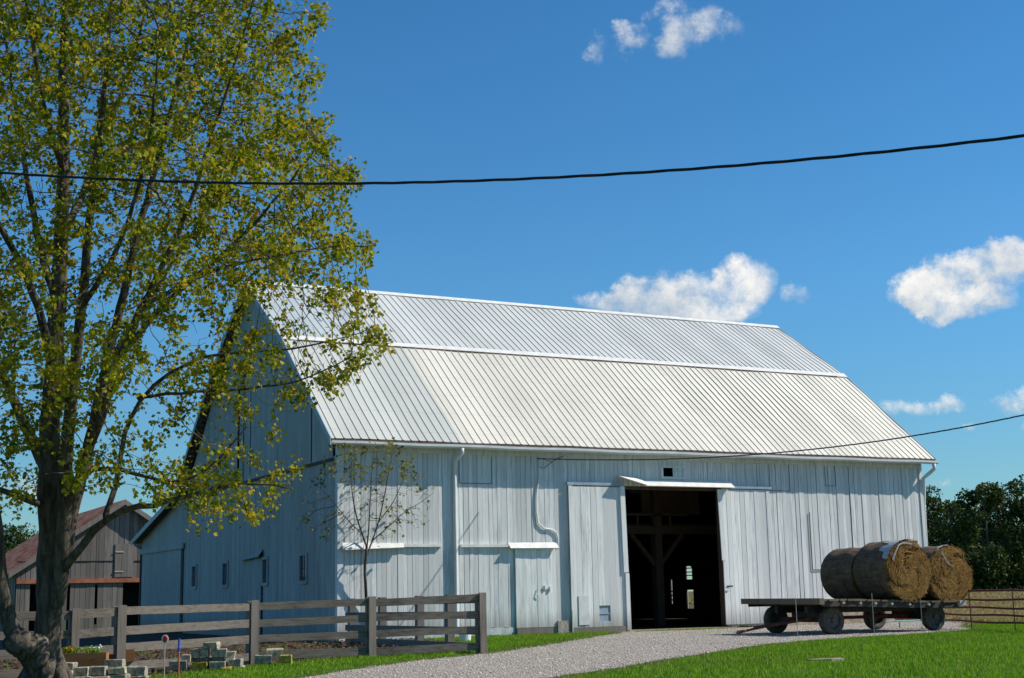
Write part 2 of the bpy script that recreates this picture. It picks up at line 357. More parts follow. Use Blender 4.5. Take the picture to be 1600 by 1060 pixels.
# as quads between the edges so that it follows the ground
def strip(name, A, B, z, m, n=60):
    def samp(P):
        L = [0]
        for a, b_ in zip(P, P[1:]): L.append(L[-1] + math.dist(a, b_))
        return [(float(np.interp(t * L[-1] / n, L, [p[0] for p in P])), float(np.interp(t * L[-1] / n, L, [p[1] for p in P]))) for t in range(n + 1)]
    a = samp(A); c = samp(B); mb = MB(); K = 6; vs = []
    for p, q in zip(a, c):
        for k in range(K + 1):
            x = p[0] + (q[0]-p[0])*k/K; y = p[1] + (q[1]-p[1])*k/K; vs.append((x, y, gz(x, y) + z))
    mb.add(vs, [(i*(K+1)+k, (i+1)*(K+1)+k, (i+1)*(K+1)+k+1, i*(K+1)+k+1) for i in range(n) for k in range(K)])
    return mb.build(name, m)
tag(strip('gravel_drive', te[:-1] + [(8.3, -.02), (12, -.02), (20, -.02), (26, -.02)], be, .004, M['gravel'], 260), kind='structure')
GP = np.array(gpoly)
def inpoly(P, x, y):
    x = np.asarray(x); y = np.asarray(y); c = np.zeros(x.shape, bool); j = len(P) - 1
    for i in range(len(P)):
        xi, yi = P[i]; xj, yj = P[j]
        c ^= ((yi > y) != (yj > y)) & (x < (xj - xi) * (y - yi) / (yj - yi + 1e-12) + xi); j = i
    return c
mulch_poly = [(-14, -13.6), (-9.0, -11.7), (-5.5, -9.6), (-3.2, -8.9), (-.9, -8.2), (-.3, -7.0), (.6, -5), (1.6, -3), (2.2, -.03), (-.02, -.03), (-.04, 20), (-3, 24), (-14, 24)]
mb = MB()
MPn = np.array(mulch_poly)
g = .5; vs = []; fs = []; idx = {}
def vid(i, j):
    if (i, j) not in idx:
        x, y = -14 + i * g, -14 + j * g; idx[(i, j)] = len(vs); vs.append((x, y, gz(x, y) + .005))
    return idx[(i, j)]
for i in range(34):
    for j in range(77):
        x, y = -14 + (i + .5) * g, -14 + (j + .5) * g
        if inpoly(mulch_poly, x, y): fs.append((vid(i, j), vid(i+1, j), vid(i+1, j+1), vid(i, j+1)))
mb.add(vs, fs); tag(mb.build('dirt_bed', M['mulch']), kind='structure')
fa = atd(1440, 975, 38); fb = atd(1640, 982, 30)
mb = MB(); mb.add([(19.9, .5, .006), (17.5, -3.2, .006), (16.6, -6.8, .006), (17.5, -14, .006), (20, -20, .006), (60, -60, .006), (900, -200, .006), (900, 900, .006), (20, 900, .006)], [tuple(range(9))])
tag(mb.build('field', M['field']), kind='structure')

# pebbles and grass
def visible(x, y, marg=60):
    q = (np.stack([x, y, np.zeros_like(x)], 1) - CP) @ R.T
    u = 800 + F * q[:, 0] / q[:, 2]; v = 530 + F * q[:, 1] / q[:, 2]
    return (q[:, 2] > 5) & (u > -marg * 3) & (u < 1600 + marg * 3) & (v < 1060 + marg * 2)
GZ = lambda x: -.12 * (lambda t: t * t * (3 - 2 * t))(np.clip((-2.5 - x) / 6, 0, 1))
n = 90000; x = rng.uniform(-12, 22, n); y = rng.uniform(-20, 0, n)
k = inpoly(GP, x + rng.normal(0, .12, n), y + rng.normal(0, .12, n)) & visible(x, y); x = x[k]; y = y[k]; n = len(x)
octv = np.array([(1,0,0),(-1,0,0),(0,1,0),(0,-1,0),(0,0,1),(0,0,-1)], float); octf = np.array([(0,2,4),(2,1,4),(1,3,4),(3,0,4),(2,0,5),(1,2,5),(3,1,5),(0,3,5)])
sz = rng.uniform(.006, .019, n) * np.where(rng.random(n) < .03, 1.8, 1)
vv_ = octv[None] * (sz[:, None, None] * rng.uniform(.6, 1.2, (n, 6, 1))); vv_[:, :, 2] *= .7
a = rng.uniform(0, 6.28, n); ca, sa = np.cos(a)[:, None], np.sin(a)[:, None]
vx = vv_[:, :, 0] * ca - vv_[:, :, 1] * sa; vy = vv_[:, :, 0] * sa + vv_[:, :, 1] * ca
P_ = np.stack([vx + x[:, None], vy + y[:, None], vv_[:, :, 2] + GZ(x)[:, None] + .008], 2)
tag(npmesh('gravel_stones', P_.reshape(-1, 3), (octf[None] + (np.arange(n) * 6)[:, None, None]).reshape(-1, 3), 3, M['pebble']),
    'loose pale grey gravel stones scattered over the drive', 'gravel', kind='stuff')
def blades(name, x, y, h, w, m, label, lean=.5):
    n = len(x); a = rng.uniform(0, 6.28, n); b_ = rng.uniform(0, 6.28, n); l = rng.uniform(.1, lean, n) * h
    ux, uy = np.cos(a) * w / 2, np.sin(a) * w / 2; z0 = GZ(x) - .002
    lx, ly = np.cos(b_) * l, np.sin(b_) * l
    P = np.stack([np.stack([x - ux, y - uy, z0], 1), np.stack([x + ux, y + uy, z0], 1),
                  np.stack([x + lx * .35 + ux * .8, y + ly * .35 + uy * .8, z0 + h * .6], 1), np.stack([x + lx * .35 - ux * .8, y + ly * .35 - uy * .8, z0 + h * .6], 1),
                  np.stack([x + lx, y + ly, z0 + h * .95], 1)], 1)
    o = (np.arange(n) * 5)[:, None]
    F4 = np.concatenate([o + np.array([[0, 1, 2]]), o + np.array([[0, 2, 3]]), o + np.array([[3, 2, 4]])], 0)
    return tag(npmesh(name, P.reshape(-1, 3), F4, 3, m), label, 'grass', kind='stuff')
def fn(x, y, s, sd=0):   # cheap smooth noise
    return (np.sin(x * s + 1.3 * np.sin(y * s * .7 + sd)) + np.sin(y * s * 1.3 + 1.7 * np.sin(x * s * .6 + sd * 2)) + np.sin((x + y) * s * 2.1 + sd)) / 3
n = 640000; x = rng.uniform(-11, 20, n); y = rng.uniform(-23.5, -.05, n)
tail = np.where(rng.random(n) < .10, 4., 1.); jx, jy = rng.normal(0, .09, n) * tail, rng.normal(0, .09, n) * tail
g = ~inpoly(GP, x + jx, y + jy) & ~inpoly(mulch_poly, x + jx, y + jy) & visible(x, y)
x = x[g]; y = y[g]
edge = inpoly(GP, x + .25, y - .25) | inpoly(GP, x - .3, y + .3)
h = np.where(edge, .03, .05) * rng.uniform(.5, 1.5, len(x)) * (1 + .35 * fn(x, y, 2.1) + .3 * fn(x, y, 7.3, 3))
dry = (rng.random(len(x)) < np.where(edge, .78, .05)) | ((fn(x, y, 1.1, 2) > .38) & (rng.random(len(x)) < .38))
blades('grass', x[~dry], y[~dry], h[~dry], rng.uniform(.006, .012, (~dry).sum()), M['grass'], 'bright green mown grass beside the gravel drive')
blades('dry_grass', x[dry], y[dry], h[dry] * .7, rng.uniform(.006, .011, dry.sum()), M['drygrass'], 'thin yellowed grass along the edges of the gravel drive', .8)
n = 9000; x = rng.uniform(-13, 3, n); y = rng.uniform(-14, 0, n); g = inpoly(mulch_poly, x, y); x = x[g]; y = y[g]; n = len(x)
a = rng.uniform(0, 6.28, (n, 1)); th = a + np.array([0, 1.6, 3.1, 4.7])[None]; r_ = rng.uniform(.02, .06, (n, 1))
P_ = np.stack([x[:, None] + np.cos(th) * r_, y[:, None] + np.sin(th) * r_, GZ(x)[:, None] + rng.uniform(.01, .06, (n, 4))], 2)
tag(npmesh('fallen_leaves', P_.reshape(-1, 3), (np.arange(n * 4)).reshape(-1, 4), 4, M['litter']), 'brown fallen leaves and mulch littering the bed behind the fence', 'fallen leaves', kind='stuff')
n = 1500; x = rng.normal(10.0, .9, n); y = -.3 - np.abs(rng.normal(0, .22, n)); x = np.clip(x, 8.4, 12.2)
blades('weeds', x, y, rng.uniform(.02, .06, n), rng.uniform(.008, .014, n), M['grass'], 'low green weeds along the sill of the open barn doorway', .9)
# rough field: clods and stubble tufts
n = 60000; rr_ = 6 + 150 * rng.random(n) ** 1.8; th = rng.uniform(-.15, .95, n); x = 15.5 + rr_ * np.cos(th + .1); y = -9 + rr_ * np.sin(th + .25)
FP = [(19.9, .5), (17.5, -3.2), (16.6, -6.8), (17.5, -14), (20, -20), (60, -60), (900, -200), (900, 900), (20, 900)]
g = inpoly(FP, x, y) & ~((x < BLX) & (y > -.3)); x = x[g]; y = y[g]; n = len(x); sc_ = .05 + .0022 * np.hypot(x - CP[0], y - CP[1]) * rng.uniform(.5, 1.5, n)
a = rng.uniform(0, 6.28, (n, 1)) + np.array([0, 2.1, 4.2])[None]; P_ = np.stack([x[:, None] + np.cos(a) * sc_[:, None] * .7, y[:, None] + np.sin(a) * sc_[:, None] * .7, np.zeros((n, 3))], 2); ap = np.stack([x, y, sc_ * rng.uniform(.3, .8, n)], 1)[:, None]
P_ = np.concatenate([P_, ap], 1); o = (np.arange(n) * 4)[:, None]; F_ = np.concatenate([o + np.array([[0, 1, 3]]), o + np.array([[1, 2, 3]]), o + np.array([[2, 0, 3]])], 0)
tag(npmesh('field_clods', P_.reshape(-1, 3), F_, 3, M['clod']), 'brown clods and tufts covering the rough field behind the gate', 'rough field', kind='stuff')
n = 5000; x = rng.uniform(-13, 2.5, n); y = rng.uniform(-13, -2, n); g = inpoly(mulch_poly, x, y) & (fn(x, y, 1.7, 1) > .15); x = x[g]; y = y[g]
blades('weeds', x, y, rng.uniform(.04, .13, len(x)), rng.uniform(.01, .02, len(x)), M['grass'], 'sparse green weeds growing in the dark bed behind the fence')

# ------------------------------------------------------------------ boards
def boards(mb, P0, U, Nn, s0, s1, bot, top, holes=(), w=.17, t=.022, jit=.008, gap=.006, zj=0.):
    """vertical boards along U from P0, proud along Nn; bot/top may be functions of s; holes (s0,s1,z0,z1)"""
    P0, U, Nn = V(P0), V(U), V(Nn); fb_ = bot if callable(bot) else (lambda s: bot); ft = top if callable(top) else (lambda s: top)
    cuts = sorted({s0, s1} | {h[0] for h in holes if s0 < h[0] < s1} | {h[1] for h in holes if s0 < h[1] < s1})
    for a, b in zip(cuts, cuts[1:]):
        k = max(1, round((b - a) / w)); e = [a + (b - a) * (i + (random.uniform(-.18, .18) if 0 < i < k else 0)) / k for i in range(k + 1)]
        for x0, x1 in zip(e, e[1:]):
            mid = (x0 + x1) / 2; iv = [(None, None)]
            hs_ = sorted([h for h in holes if h[0] - 1e-6 <= mid <= h[1] + 1e-6], key=lambda h: h[2])
            segs = []; cur = None; curb = lambda s: fb_(s)
            lo = None
            z = 'b'
            for h in hs_:
                segs.append((lo, h[2])); lo = h[3]
            segs.append((lo, None))
            off = random.uniform(0, jit); g_ = gap * random.choice((.5, 1, 1, 1.4, 2.0)); tw = random.uniform(-.003, .003)
            for l, h in segs:
                q = []
                x0g, x1g = x0 + g_ / 2, x1 - g_ / 2
                zb0 = fb_(x0g) + random.uniform(-zj, zj) if l is None else l; zb1 = zb0 + (fb_(x1g) - fb_(x0g) if l is None else 0)
                zt0 = ft(x0g) if h is None else h; zt1 = ft(x1g) if h is None else h
                if max(zt0 - zb0, zt1 - zb1) < .02: continue
                for (zz0, zz1) in ((zb0, zb1), (zt0, zt1)):
                    for s_, zz, nn_ in ((x0g, zz0, off + t + tw), (x1g, zz1, off + t - tw), (x1g, zz1, off), (x0g, zz0, off)):
                        q.append(P0 + U * s_ + Nn * nn_ + V((0, 0, zz)))
                # order bottom 4 / top 4 : outer0, outer1, inner1, inner0
                mb.hexa(q)
    return mb

# ------------------------------------------------------------------ the barn
BL, BW, BH = 19.48, 14.308, 5.0
KY, KZ, RZ, RO, EO, LW = 3.598, 8.224, 10.566, .335, .353, 20.9
barn = empty('barn', (0, 0, 0)); tag(barn, 'large white board barn with a gambrel metal roof and an open middle doorway', 'barn')
# front wall
holes = [(8.42, 11.75, -1, 3.98), (9.75, 10.09, 4.27, 4.52), (18.0, 19.15, -1, 2.46)]
mb = MB()
boards(mb, (0, 0, 0), (1, 0, 0), (0, -1, 0), 0, 6.9, lambda s: .22 if s < 4.9 else .05, BH, holes, zj=.01, w=.145, gap=.008, jit=.011)
boards(mb, (0, 0, 0), (1, 0, 0), (0, -1, 0), 6.9, 13.6, .04, BH, holes, zj=.02, w=.145, gap=.008, jit=.011)
boards(mb, (0, 0, 0), (1, 0, 0), (0, -1, 0), 13.6, BL, lambda s: .42, BH, holes, w=.165, jit=.016, gap=.011, zj=.03)
mb.build('front_wall', M['paint'], barn)
# lower boards on the right half reach over the upper ones at an uneven butt line
# gable wall at x=0 (boards along Y)
def gtop(s):
    s2 = s if s < BW / 2 else BW - s
    if s > BW: return 4.86 - (s - BW) * (4.86 - 3.42) / (LW - BW)
    return (BH + .0 + (KZ - BH) * s2 / KY if s2 < KY else KZ + (RZ - KZ) * (s2 - KY) / (BW / 2 - KY)) - .12
def split(f, lim): return lambda s: min(f(s), lim)
wn_y = [2.26, 5.55, 9.47, 13.05]
gh = [(y - .06 if False else y, y + (.52 if i != 1 else .42), 1.52, 2.2) for i, y in enumerate(wn_y)]
mb = MB()
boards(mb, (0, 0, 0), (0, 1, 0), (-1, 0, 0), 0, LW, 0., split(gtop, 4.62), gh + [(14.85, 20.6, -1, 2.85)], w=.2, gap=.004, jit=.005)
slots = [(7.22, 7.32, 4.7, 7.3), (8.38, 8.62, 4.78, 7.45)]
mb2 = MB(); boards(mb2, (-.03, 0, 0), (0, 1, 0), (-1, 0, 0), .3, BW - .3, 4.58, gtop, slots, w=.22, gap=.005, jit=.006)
mb.build('gable_wall', M['gableshade'], barn); mb2.build('upper_gable_wall', M['gableshade'], barn)
# far gable and rear wall (unseen sides kept whole)

q_ = [(onX(a, b, BL), onX(c, d, BL)) for a, b, c, d in ((1076, 885, 1093, 905), (1074, 922, 1095, 951), (1049, 906, 1053, 945))]
rh = [(min(a[1], b[1]), max(a[1], b[1]), max(.1, b[2]), a[2]) for a, b in q_]; print('far gable openings', rh)
rh[0] = (rh[1][0] + .03, rh[1][1] - .03, rh[0][2], rh[0][3])
# merge overlapping holes in s by hand: split the rear wall in columns
rh[0] = (rh[1][0], rh[1][1], rh[0][2], rh[0][3])
mb = MB(); boards(mb, (BL, 0, 0), (0, 1, 0), (1, 0, 0), 0, LW, 0., gtop, rh, w=.25, gap=.004); mb.build('far_gable_wall', M['paint'], barn)
mb = MB(); boards(mb, (0, LW, 0), (1, 0, 0), (0, 1, 0), 0, BL, 0., 3.4, (), w=.25, gap=.003); mb.build('rear_wall', M['paint'], barn)
# sheathing behind the boards, so that no daylight leaks in
mb = MB()
def lining(x0, x1, z0, z1): mb.box((x0, .02, z0), (x1, .04, z1))
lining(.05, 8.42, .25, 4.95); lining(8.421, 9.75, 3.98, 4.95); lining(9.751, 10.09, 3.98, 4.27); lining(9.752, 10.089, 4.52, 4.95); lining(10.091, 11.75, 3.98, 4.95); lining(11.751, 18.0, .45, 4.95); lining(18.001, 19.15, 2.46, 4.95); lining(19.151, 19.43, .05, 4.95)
for X in (.03, BL - .05):
    for (a, b_) in ((.05, KY), (KY, BW / 2), (BW / 2, BW - KY), (BW - KY, BW - .01), (BW + .01, LW - .05)):
        za, zb = gtop(a) - .03, gtop(b_ - .001 if b_ < BW else b_) - .03
        zlo = 2.3
        mb.add([(X, a, zlo), (X, b_, zlo), (X, b_, zb), (X, a, za)], [(0, 1, 2, 3)])
    if X > 1:
        h1, h2, h3 = rh; cols = sorted([(h1[0], h1[1], [(h2[2], h2[3]), (h1[2], h1[3])]), (h3[0], h3[1], [(h3[2], h3[3])])]); prev = .05
        for (a, b_, hs_) in cols + [(LW - .05, LW - .05, [])]:
            if a > prev: mb.box((X, prev, 0), (X + .01, a, 2.3))
            zz = 0
            for (q0, q1) in sorted(hs_):
                mb.box((X, a, zz), (X + .01, b_, q0)); zz = q1
            if hs_: mb.box((X, a, zz), (X + .01, b_, 2.3))
            prev = b_
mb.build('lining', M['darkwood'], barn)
# inner face of the gable below the loft
mb = MB(); prev = .05
for (a, b_, z0, z1) in gh:
    mb.box((.03, prev, 0), (.045, a, 2.3)); mb.box((.03, a, 0), (.045, b_, z0)); mb.box((.03, a, z1), (.045, b_, 2.3)); prev = b_
mb.box((.03, prev, 0), (.045, LW - .05, 2.3)); mb.build('lining', M['darkwood'], barn)
# foundation strips
mb = MB(); mb.box((.0, -.05, -.1), (4.88, .1, .215)); mb.build_each('foundation', M['wfound'], barn)
mb = MB(); mb.box((13.6, -.03, -.1), (18.0, .1, .43)); mb.box((19.15, -.03, -.1), (BL, .1, .43)); mb.build_each('foundation', M['tan'], barn)
# corner boards
mb = MB(); mb.box((-.035, -.045, .2), (.12, -.0335, 4.9)); mb.box((-.047, -.045, .05), (-.0355, .12, 4.9)); mb.build('corner_board', M['paint'], barn)
mb = MB(); mb.box((BL - .1, -.05, .3), (BL + .03, -.038, 4.9)); mb.build('corner_board', M['paint'], barn)
mb = MB(); mb.box((-.075, 0.25, 4.5), (-.058, BW, 4.56)); mb.box((-.078, 1.84, 4.6), (-.06, 1.87, 6.45)); mb.box((-.078, 7.9, 4.6), (-.06, 7.93, 7.5)); mb.build_each('wall_seam', M['darkwood'], barn)

# roof
def ribbed(y0, z0, y1, z1, m, name, x0=-RO, x1=BL + RO, pitch=.2286, h=.019, lip=0.):
    mb = MB(); d = V((0, y1 - y0, z1 - z0)).normalized(); nrm = V((0, -d.z, d.y)); 
    if nrm.z < 0: nrm = -nrm
    prof = [(x0, 0)]; x = x0 + .12
    while x < x1 - .06:
        prof += [(x - .023, 0), (x - .009, h), (x + .009, h), (x + .023, 0)]; x += pitch
    prof.append((x1, 0)); vs = []
    ns = 12
    for j in range(ns + 1):
        t = j / ns
        for (px, ph) in prof:
            wv = .006 * math.sin(px * 1.3 + j * .9) + .004 * math.sin(px * 3.1 - j)
            vs.append(V((px, y0 + (y1 - y0) * t, z0 + (z1 - z0) * t)) + nrm * (ph + wv))
    n = len(prof); mb.add(vs, [(j*n+i, j*n+i+1, (j+1)*n+i+1, (j+1)*n+i) for j in range(ns) for i in range(n - 1)])
    return mb.build(name, m, barn)
EZ = BH - .0
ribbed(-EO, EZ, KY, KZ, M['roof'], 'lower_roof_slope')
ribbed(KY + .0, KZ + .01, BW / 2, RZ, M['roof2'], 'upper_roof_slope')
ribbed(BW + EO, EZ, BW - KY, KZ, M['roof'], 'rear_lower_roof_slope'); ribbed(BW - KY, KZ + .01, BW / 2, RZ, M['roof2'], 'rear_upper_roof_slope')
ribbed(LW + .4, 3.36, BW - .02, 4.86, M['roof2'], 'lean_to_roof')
mb = MB()
for (ya, za, yb, zb) in ((-EO, EZ, KY, KZ), (KY, KZ, BW/2, RZ), (BW/2, RZ, BW-KY, KZ), (BW-KY, KZ, BW+EO, EZ)):
    o = .07
    mb.add([(-RO + .02, ya, za - .02), (BL + RO - .02, ya, za - .02), (BL + RO - .02, yb, zb - .02), (-RO + .02, yb, zb - .02),
            (-RO + .02, ya, za - o - .02), (BL + RO - .02, ya, za - o - .02), (BL + RO - .02, yb, zb - o - .02), (-RO + .02, yb, zb - o - .02)],
           [(0,1,2,3),(7,6,5,4),(0,4,5,1),(1,5,6,2),(2,6,7,3),(3,7,4,0)])
mb.hexa([(-RO+.02, BW, 4.80), (BL+RO-.02, BW, 4.80), (BL+RO-.02, LW+.36, 3.26), (-RO+.02, LW+.36, 3.26), (-RO+.02, BW, 4.84), (BL+RO-.02, BW, 4.84), (BL+RO-.02, LW+.36, 3.33), (-RO+.02, LW+.36, 3.33)])
mb.build('roof_boards', M['soffit'], barn)
mb = MB()   # purlin blocks seen under the far verge
for i in range(40):
    t = (i + .5) / 40; y = BW + EO - t * (BW / 2 + EO); 
    z = EZ + (KZ - EZ) * (BW + EO - y) / (KY + EO) if y > BW - KY else KZ + (RZ - KZ) * (BW - KY - y) / (BW/2 - KY)
    mb.box((-RO + .03, y - .02, z - .17), (-.06, y + .02, z - .1))
mb.build_each('purlin_end', M['soffit'], barn)
def rake(X):
    mb = MB(); pts = [(-EO, EZ), (KY, KZ), (BW/2, RZ), (BW-KY, KZ), (BW+EO, EZ)]
    for (a, b_) in zip(pts, pts[1:]):
        mb.hexa([(X-.012, a[0], a[1]-.15), (X+.012, a[0], a[1]-.15), (X+.012, b_[0], b_[1]-.15), (X-.012, b_[0], b_[1]-.15), (X-.012, a[0], a[1]+.03), (X+.012, a[0], a[1]+.03), (X+.012, b_[0], b_[1]+.03), (X-.012, b_[0], b_[1]+.03)])
    mb.build('rake_trim', M['bluetrim'], barn)
rake(-RO - .014); rake(BL + RO + .014)
mb = MB(); X = -RO - .014
mb.hexa([(X-.012, BW+.1, 4.66), (X+.012, BW+.1, 4.66), (X+.012, LW+.4, 3.2), (X-.012, LW+.4, 3.2), (X-.012, BW+.1, 4.84), (X+.012, BW+.1, 4.84), (X+.012, LW+.4, 3.38), (X-.012, LW+.4, 3.38)])
mb.build('rake_trim', M['bluetrim'], barn)
# break flashing and ridge cap, in lapped lengths
mb = MB(); x = -RO
while x < BL + RO:
    x1 = min(x + 3.05, BL + RO); j = random.uniform(0, .006)
    for (a, b_) in (((KY - .11, KZ - .05 + j), (KY + .02, KZ + .055 + j)), ((KY + .02, KZ + .055 + j), (KY + .10, KZ + .10 + j))):
        mb.add([(x, a[0], a[1]), (x1 + .02, a[0], a[1]), (x1 + .02, b_[0], b_[1]), (x, b_[0], b_[1]), (x, a[0], a[1] - .02), (x1 + .02, a[0], a[1] - .02), (x1 + .02, b_[0], b_[1] - .02), (x, b_[0], b_[1] - .02)],
               [(0,1,2,3),(7,6,5,4),(0,4,5,1),(1,5,6,2),(2,6,7,3),(3,7,4,0)])
    x = x1
mb.build('break_flashing', M['flash'], barn)
mb = MB(); x = -RO - .02
while x < BL + RO:
    x1 = min(x + 3.05, BL + RO + .02); j = random.uniform(0, .01)
    for s_ in (-1, 1):
        q = [(x, BW/2 + s_*.15, RZ - .06 + j), (x1 + .02, BW/2 + s_*.15, RZ - .06 + j), (x1 + .02, BW/2, RZ + .055 + j), (x, BW/2, RZ + .055 + j)]
        mb.add(q + [(a, b_, c - .015) for a, b_, c in q], [(0,1,2,3),(7,6,5,4),(0,4,5,1),(1,5,6,2),(2,6,7,3),(3,7,4,0)])
    x = x1
mb.build('ridge_cap', M['flash'], barn)
# gutter with hangers, fascia
mb = MB(); yo = -EO
gp = [(yo + .03, 4.955), (yo + .03, 4.83), (yo - .07, 4.83), (yo - .105, 4.87), (yo - .105, 4.93)]
n = 24; vs = []; X0, X1 = -RO - .02, BL + RO + .04
for i in range(n + 1):
    x = X0 + (X1 - X0) * i / n; dz = .008 * math.sin(i * 1.7)
    for (a, b_) in gp: vs.append((x, a, b_ + dz))
    for (a, b_) in gp[::-1]: vs.append((x, a + (.006 if a < yo else -.006), b_ + dz + (.006 if b_ < 4.85 else 0)))
k = 10; fs = [(i*k+j, (i+1)*k+j, (i+1)*k+(j+1) % k, i*k+(j+1) % k) for i in range(n) for j in range(k)]
fs += [tuple(range(10)), tuple(n*k + j for j in range(10))[::-1]]
mb.add(vs, fs); gut = mb.build('gutter', M['trim'], barn)
mb = MB(); x = .3
while x < BL: mb.box((x, yo - .11, 4.925), (x + .03, yo + .03, 4.94)); x += 1.6
mb.build_each('gutter_hanger', M['trim'], gut)
mb = MB(); mb.box((-.02, -.06, 4.72), (BL, -.036, 4.93)); mb.build('frieze_board', M['paint'], barn)
mb = MB(); mb.box((-.02, -EO + .035, 4.88), (BL, -.062, 4.9)); mb.build('eave_soffit', M['paint'], barn)
# downspouts
def rt(mb, pts, w=.075): mb.tube(pts, w / 1.7, 8)
mb = MB(); rt(mb, [(3.26, -.4, 4.84), (3.26, -.4, 4.74), (3.2, -.25, 4.6), (3.17, -.11, 4.5), (3.17, -.1, 4.2), (3.18, -.1, 2), (3.18, -.1, .3), (3.2, -.14, .16), (3.24, -.3, .08)], .1)
mb.build('downspout', M['trim'], barn, True)
mb = MB(); rt(mb, [(BL + .22, -.4, 4.84), (BL + .24, -.38, 4.68), (BL + .12, -.22, 4.52), (BL - .0, -.12, 4.4), (BL + .07, -.05, 4.1), (BL + .1, .05, 3.6), (BL + .1, .1, .2)], .1)
mb.build('downspout', M['trim'], barn, True)

# sliding doors
def slide(x0, x1, z0, z1, y, name='sliding_door', w=.17, hole=None):
    d = MB(); boards(d, (0, y, 0), (1, 0, 0), (0, -1, 0), x0, x1, z0, z1, [hole] if hole else [], w=w, t=.03, jit=.008, gap=.006)
    return d.build(name, M['paintdoor'], barn)
dl = slide(6.62, 8.36, .16, 3.93, -.09, hole=(7.45, 7.8, .3, .72))
mb = MB(); mb.box((6.6, -.15, .0), (8.3, -.07, .155)); mb.build('bottom_rail', M['fencepost'], dl)
mb = MB(); mb.box((6.58, -.138, .16), (6.70, -.1295, 3.95)); mb.box((6.62, -.105, .17), (8.34, -.08, .3)); mb.build('door_stile', M['paintdoor'], dl)
mb = MB(); mb.box((6.8, -.142, .22), (7.12, -.131, 1.0)); mb.build('patch_panel', M['trim'], dl)
mb = MB(); mb.box((7.45, -.095, .3), (7.8, -.085, .72)); mb.box((7.45, -.11, .49), (7.8, -.096, .52)); mb.build('cat_hatch', M['bluetrim'], dl)
mb = MB(); mb.hexa([(8.25, -.17, 1.6), (8.40, -.17, 1.6), (8.40, -.13, 1.6), (8.25, -.13, 1.6), (8.21, -.17, 3.95), (8.36, -.17, 3.95), (8.36, -.13, 3.95), (8.21, -.13, 3.95)])
mb.hexa([(8.30, -.165, .05), (8.43, -.165, .05), (8.43, -.125, .05), (8.30, -.125, .05), (8.30, -.165, 1.58), (8.42, -.165, 1.58), (8.42, -.125, 1.58), (8.30, -.125, 1.58)])
mb.build('door_edge_board', M['paintdoor'], dl)
dr = slide(11.66, 13.4, .1, 3.93, -.05)
mb = MB(); mb.hexa([(11.60, -.12, 1.9), (11.76, -.12, 1.9), (11.76, -.09, 1.9), (11.60, -.09, 1.9), (11.54, -.12, 3.93), (11.7, -.12, 3.93), (11.7, -.09, 3.93), (11.54, -.09, 3.93)])
mb.box((11.64, -.118, 1.05), (11.8, -.092, 1.88)); mb.build('door_edge_board', M['paintdoor'], dr)
mb = MB(); mb.box((11.72, -.135, 1.15), (11.92, -.119, 1.19)); mb.build('latch', M['darkmetal'], dr)
mb = MB(); mb.box((13.3, -.094, .12), (13.42, -.086, 3.9)); mb.build('door_stile', M['paint'], dr)
mb = MB(); mb.box((6.55, -.13, 3.97), (8.3, -.06, 4.05)); mb.box((12.0, -.12, 3.96), (13.5, -.06, 4.03)); mb.build_each('door_track', M['bluetrim'], barn)
# metal hood above the opening: straight lengths with a bent-up left piece
mb = MB(); xs_ = [8.95, 9.5, 10.1, 10.75, 11.4, 12.02]
for i, (a, b_) in enumerate(zip(xs_, xs_[1:])):
    j = i * .0015
    mb.hexa([(a, -.30, 3.98 - j), (b_ + .02, -.30, 3.98 - j), (b_ + .02, -.30 + .02, 3.96), (a, -.28, 3.96), (a, -.06, 4.17 - j), (b_ + .02, -.06, 4.17 - j), (b_ + .02, -.05, 4.14), (a, -.05, 4.14)])
mb.hexa([(8.2, -.36, 4.19), (9.0, -.32, 4.00), (9.0, -.30, 3.98), (8.2, -.34, 4.17), (8.15, -.1, 4.27), (9.0, -.07, 4.185), (9.0, -.06, 4.16), (8.15, -.09, 4.25)])
mb.build('door_hood', M['flash'], barn)
# jambs, head beam, sill
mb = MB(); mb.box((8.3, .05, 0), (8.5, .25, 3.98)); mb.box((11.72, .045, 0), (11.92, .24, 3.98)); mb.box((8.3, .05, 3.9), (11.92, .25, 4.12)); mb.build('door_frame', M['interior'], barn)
mb = MB(); mb.box((8.2, -.12, -.05), (12.0, .3, .035)); mb.build('door_sill', M['tan'], barn)
# person door with cap, left ledge flashings
d2 = MB(); boards(d2, (0, -.05, 0), (1, 0, 0), (0, -1, 0), 4.93, 6.02, .2, 2.28, w=.15, t=.03); pd = d2.build('side_door', M['paintdoor'], barn)
mb = MB(); mb.box((4.93, -.12, .03), (6.02, -.06, .19)); mb.build('kick_board', M['fencepost'], pd)
mb = MB(); mb.box((5.72, -.115, 1.2), (5.98, -.09, 1.225)); mb.box((5.78, -.13, 1.17), (5.82, -.09, 1.29)); mb.box((5.93, -.13, 1.14), (5.97, -.09, 1.26)); mb.tube([(5.6, -.11, 1.22), (5.56, -.12, 1.05), (5.62, -.12, .98)], .01, 5); mb.build_each('latch', M['whiteplastic'], pd)
mb = MB(); mb.box((6.02, -.06, .2), (6.16, -.036, 2.3)); mb.build('door_frame', M['paintdoor'], barn)
mb = MB()
for i in range(3):
    a = 4.74 + i * .48; b_ = a + .5; j = i * .002
    mb.hexa([(a, -.2 - j, 2.27), (b_, -.2 - j, 2.27), (b_, -.19, 2.25), (a, -.19, 2.25), (a, -.04, 2.42 + j), (b_, -.04, 2.42 + j), (b_, -.035, 2.4), (a, -.035, 2.4)])
mb.build('door_hood', M['flash'], barn)
mb = MB(); mb.box((3.34, -.11, 2.3), (4.73, -.036, 2.37)); mb.box((.1, -.11, 2.31), (2.8, -.036, 2.38))
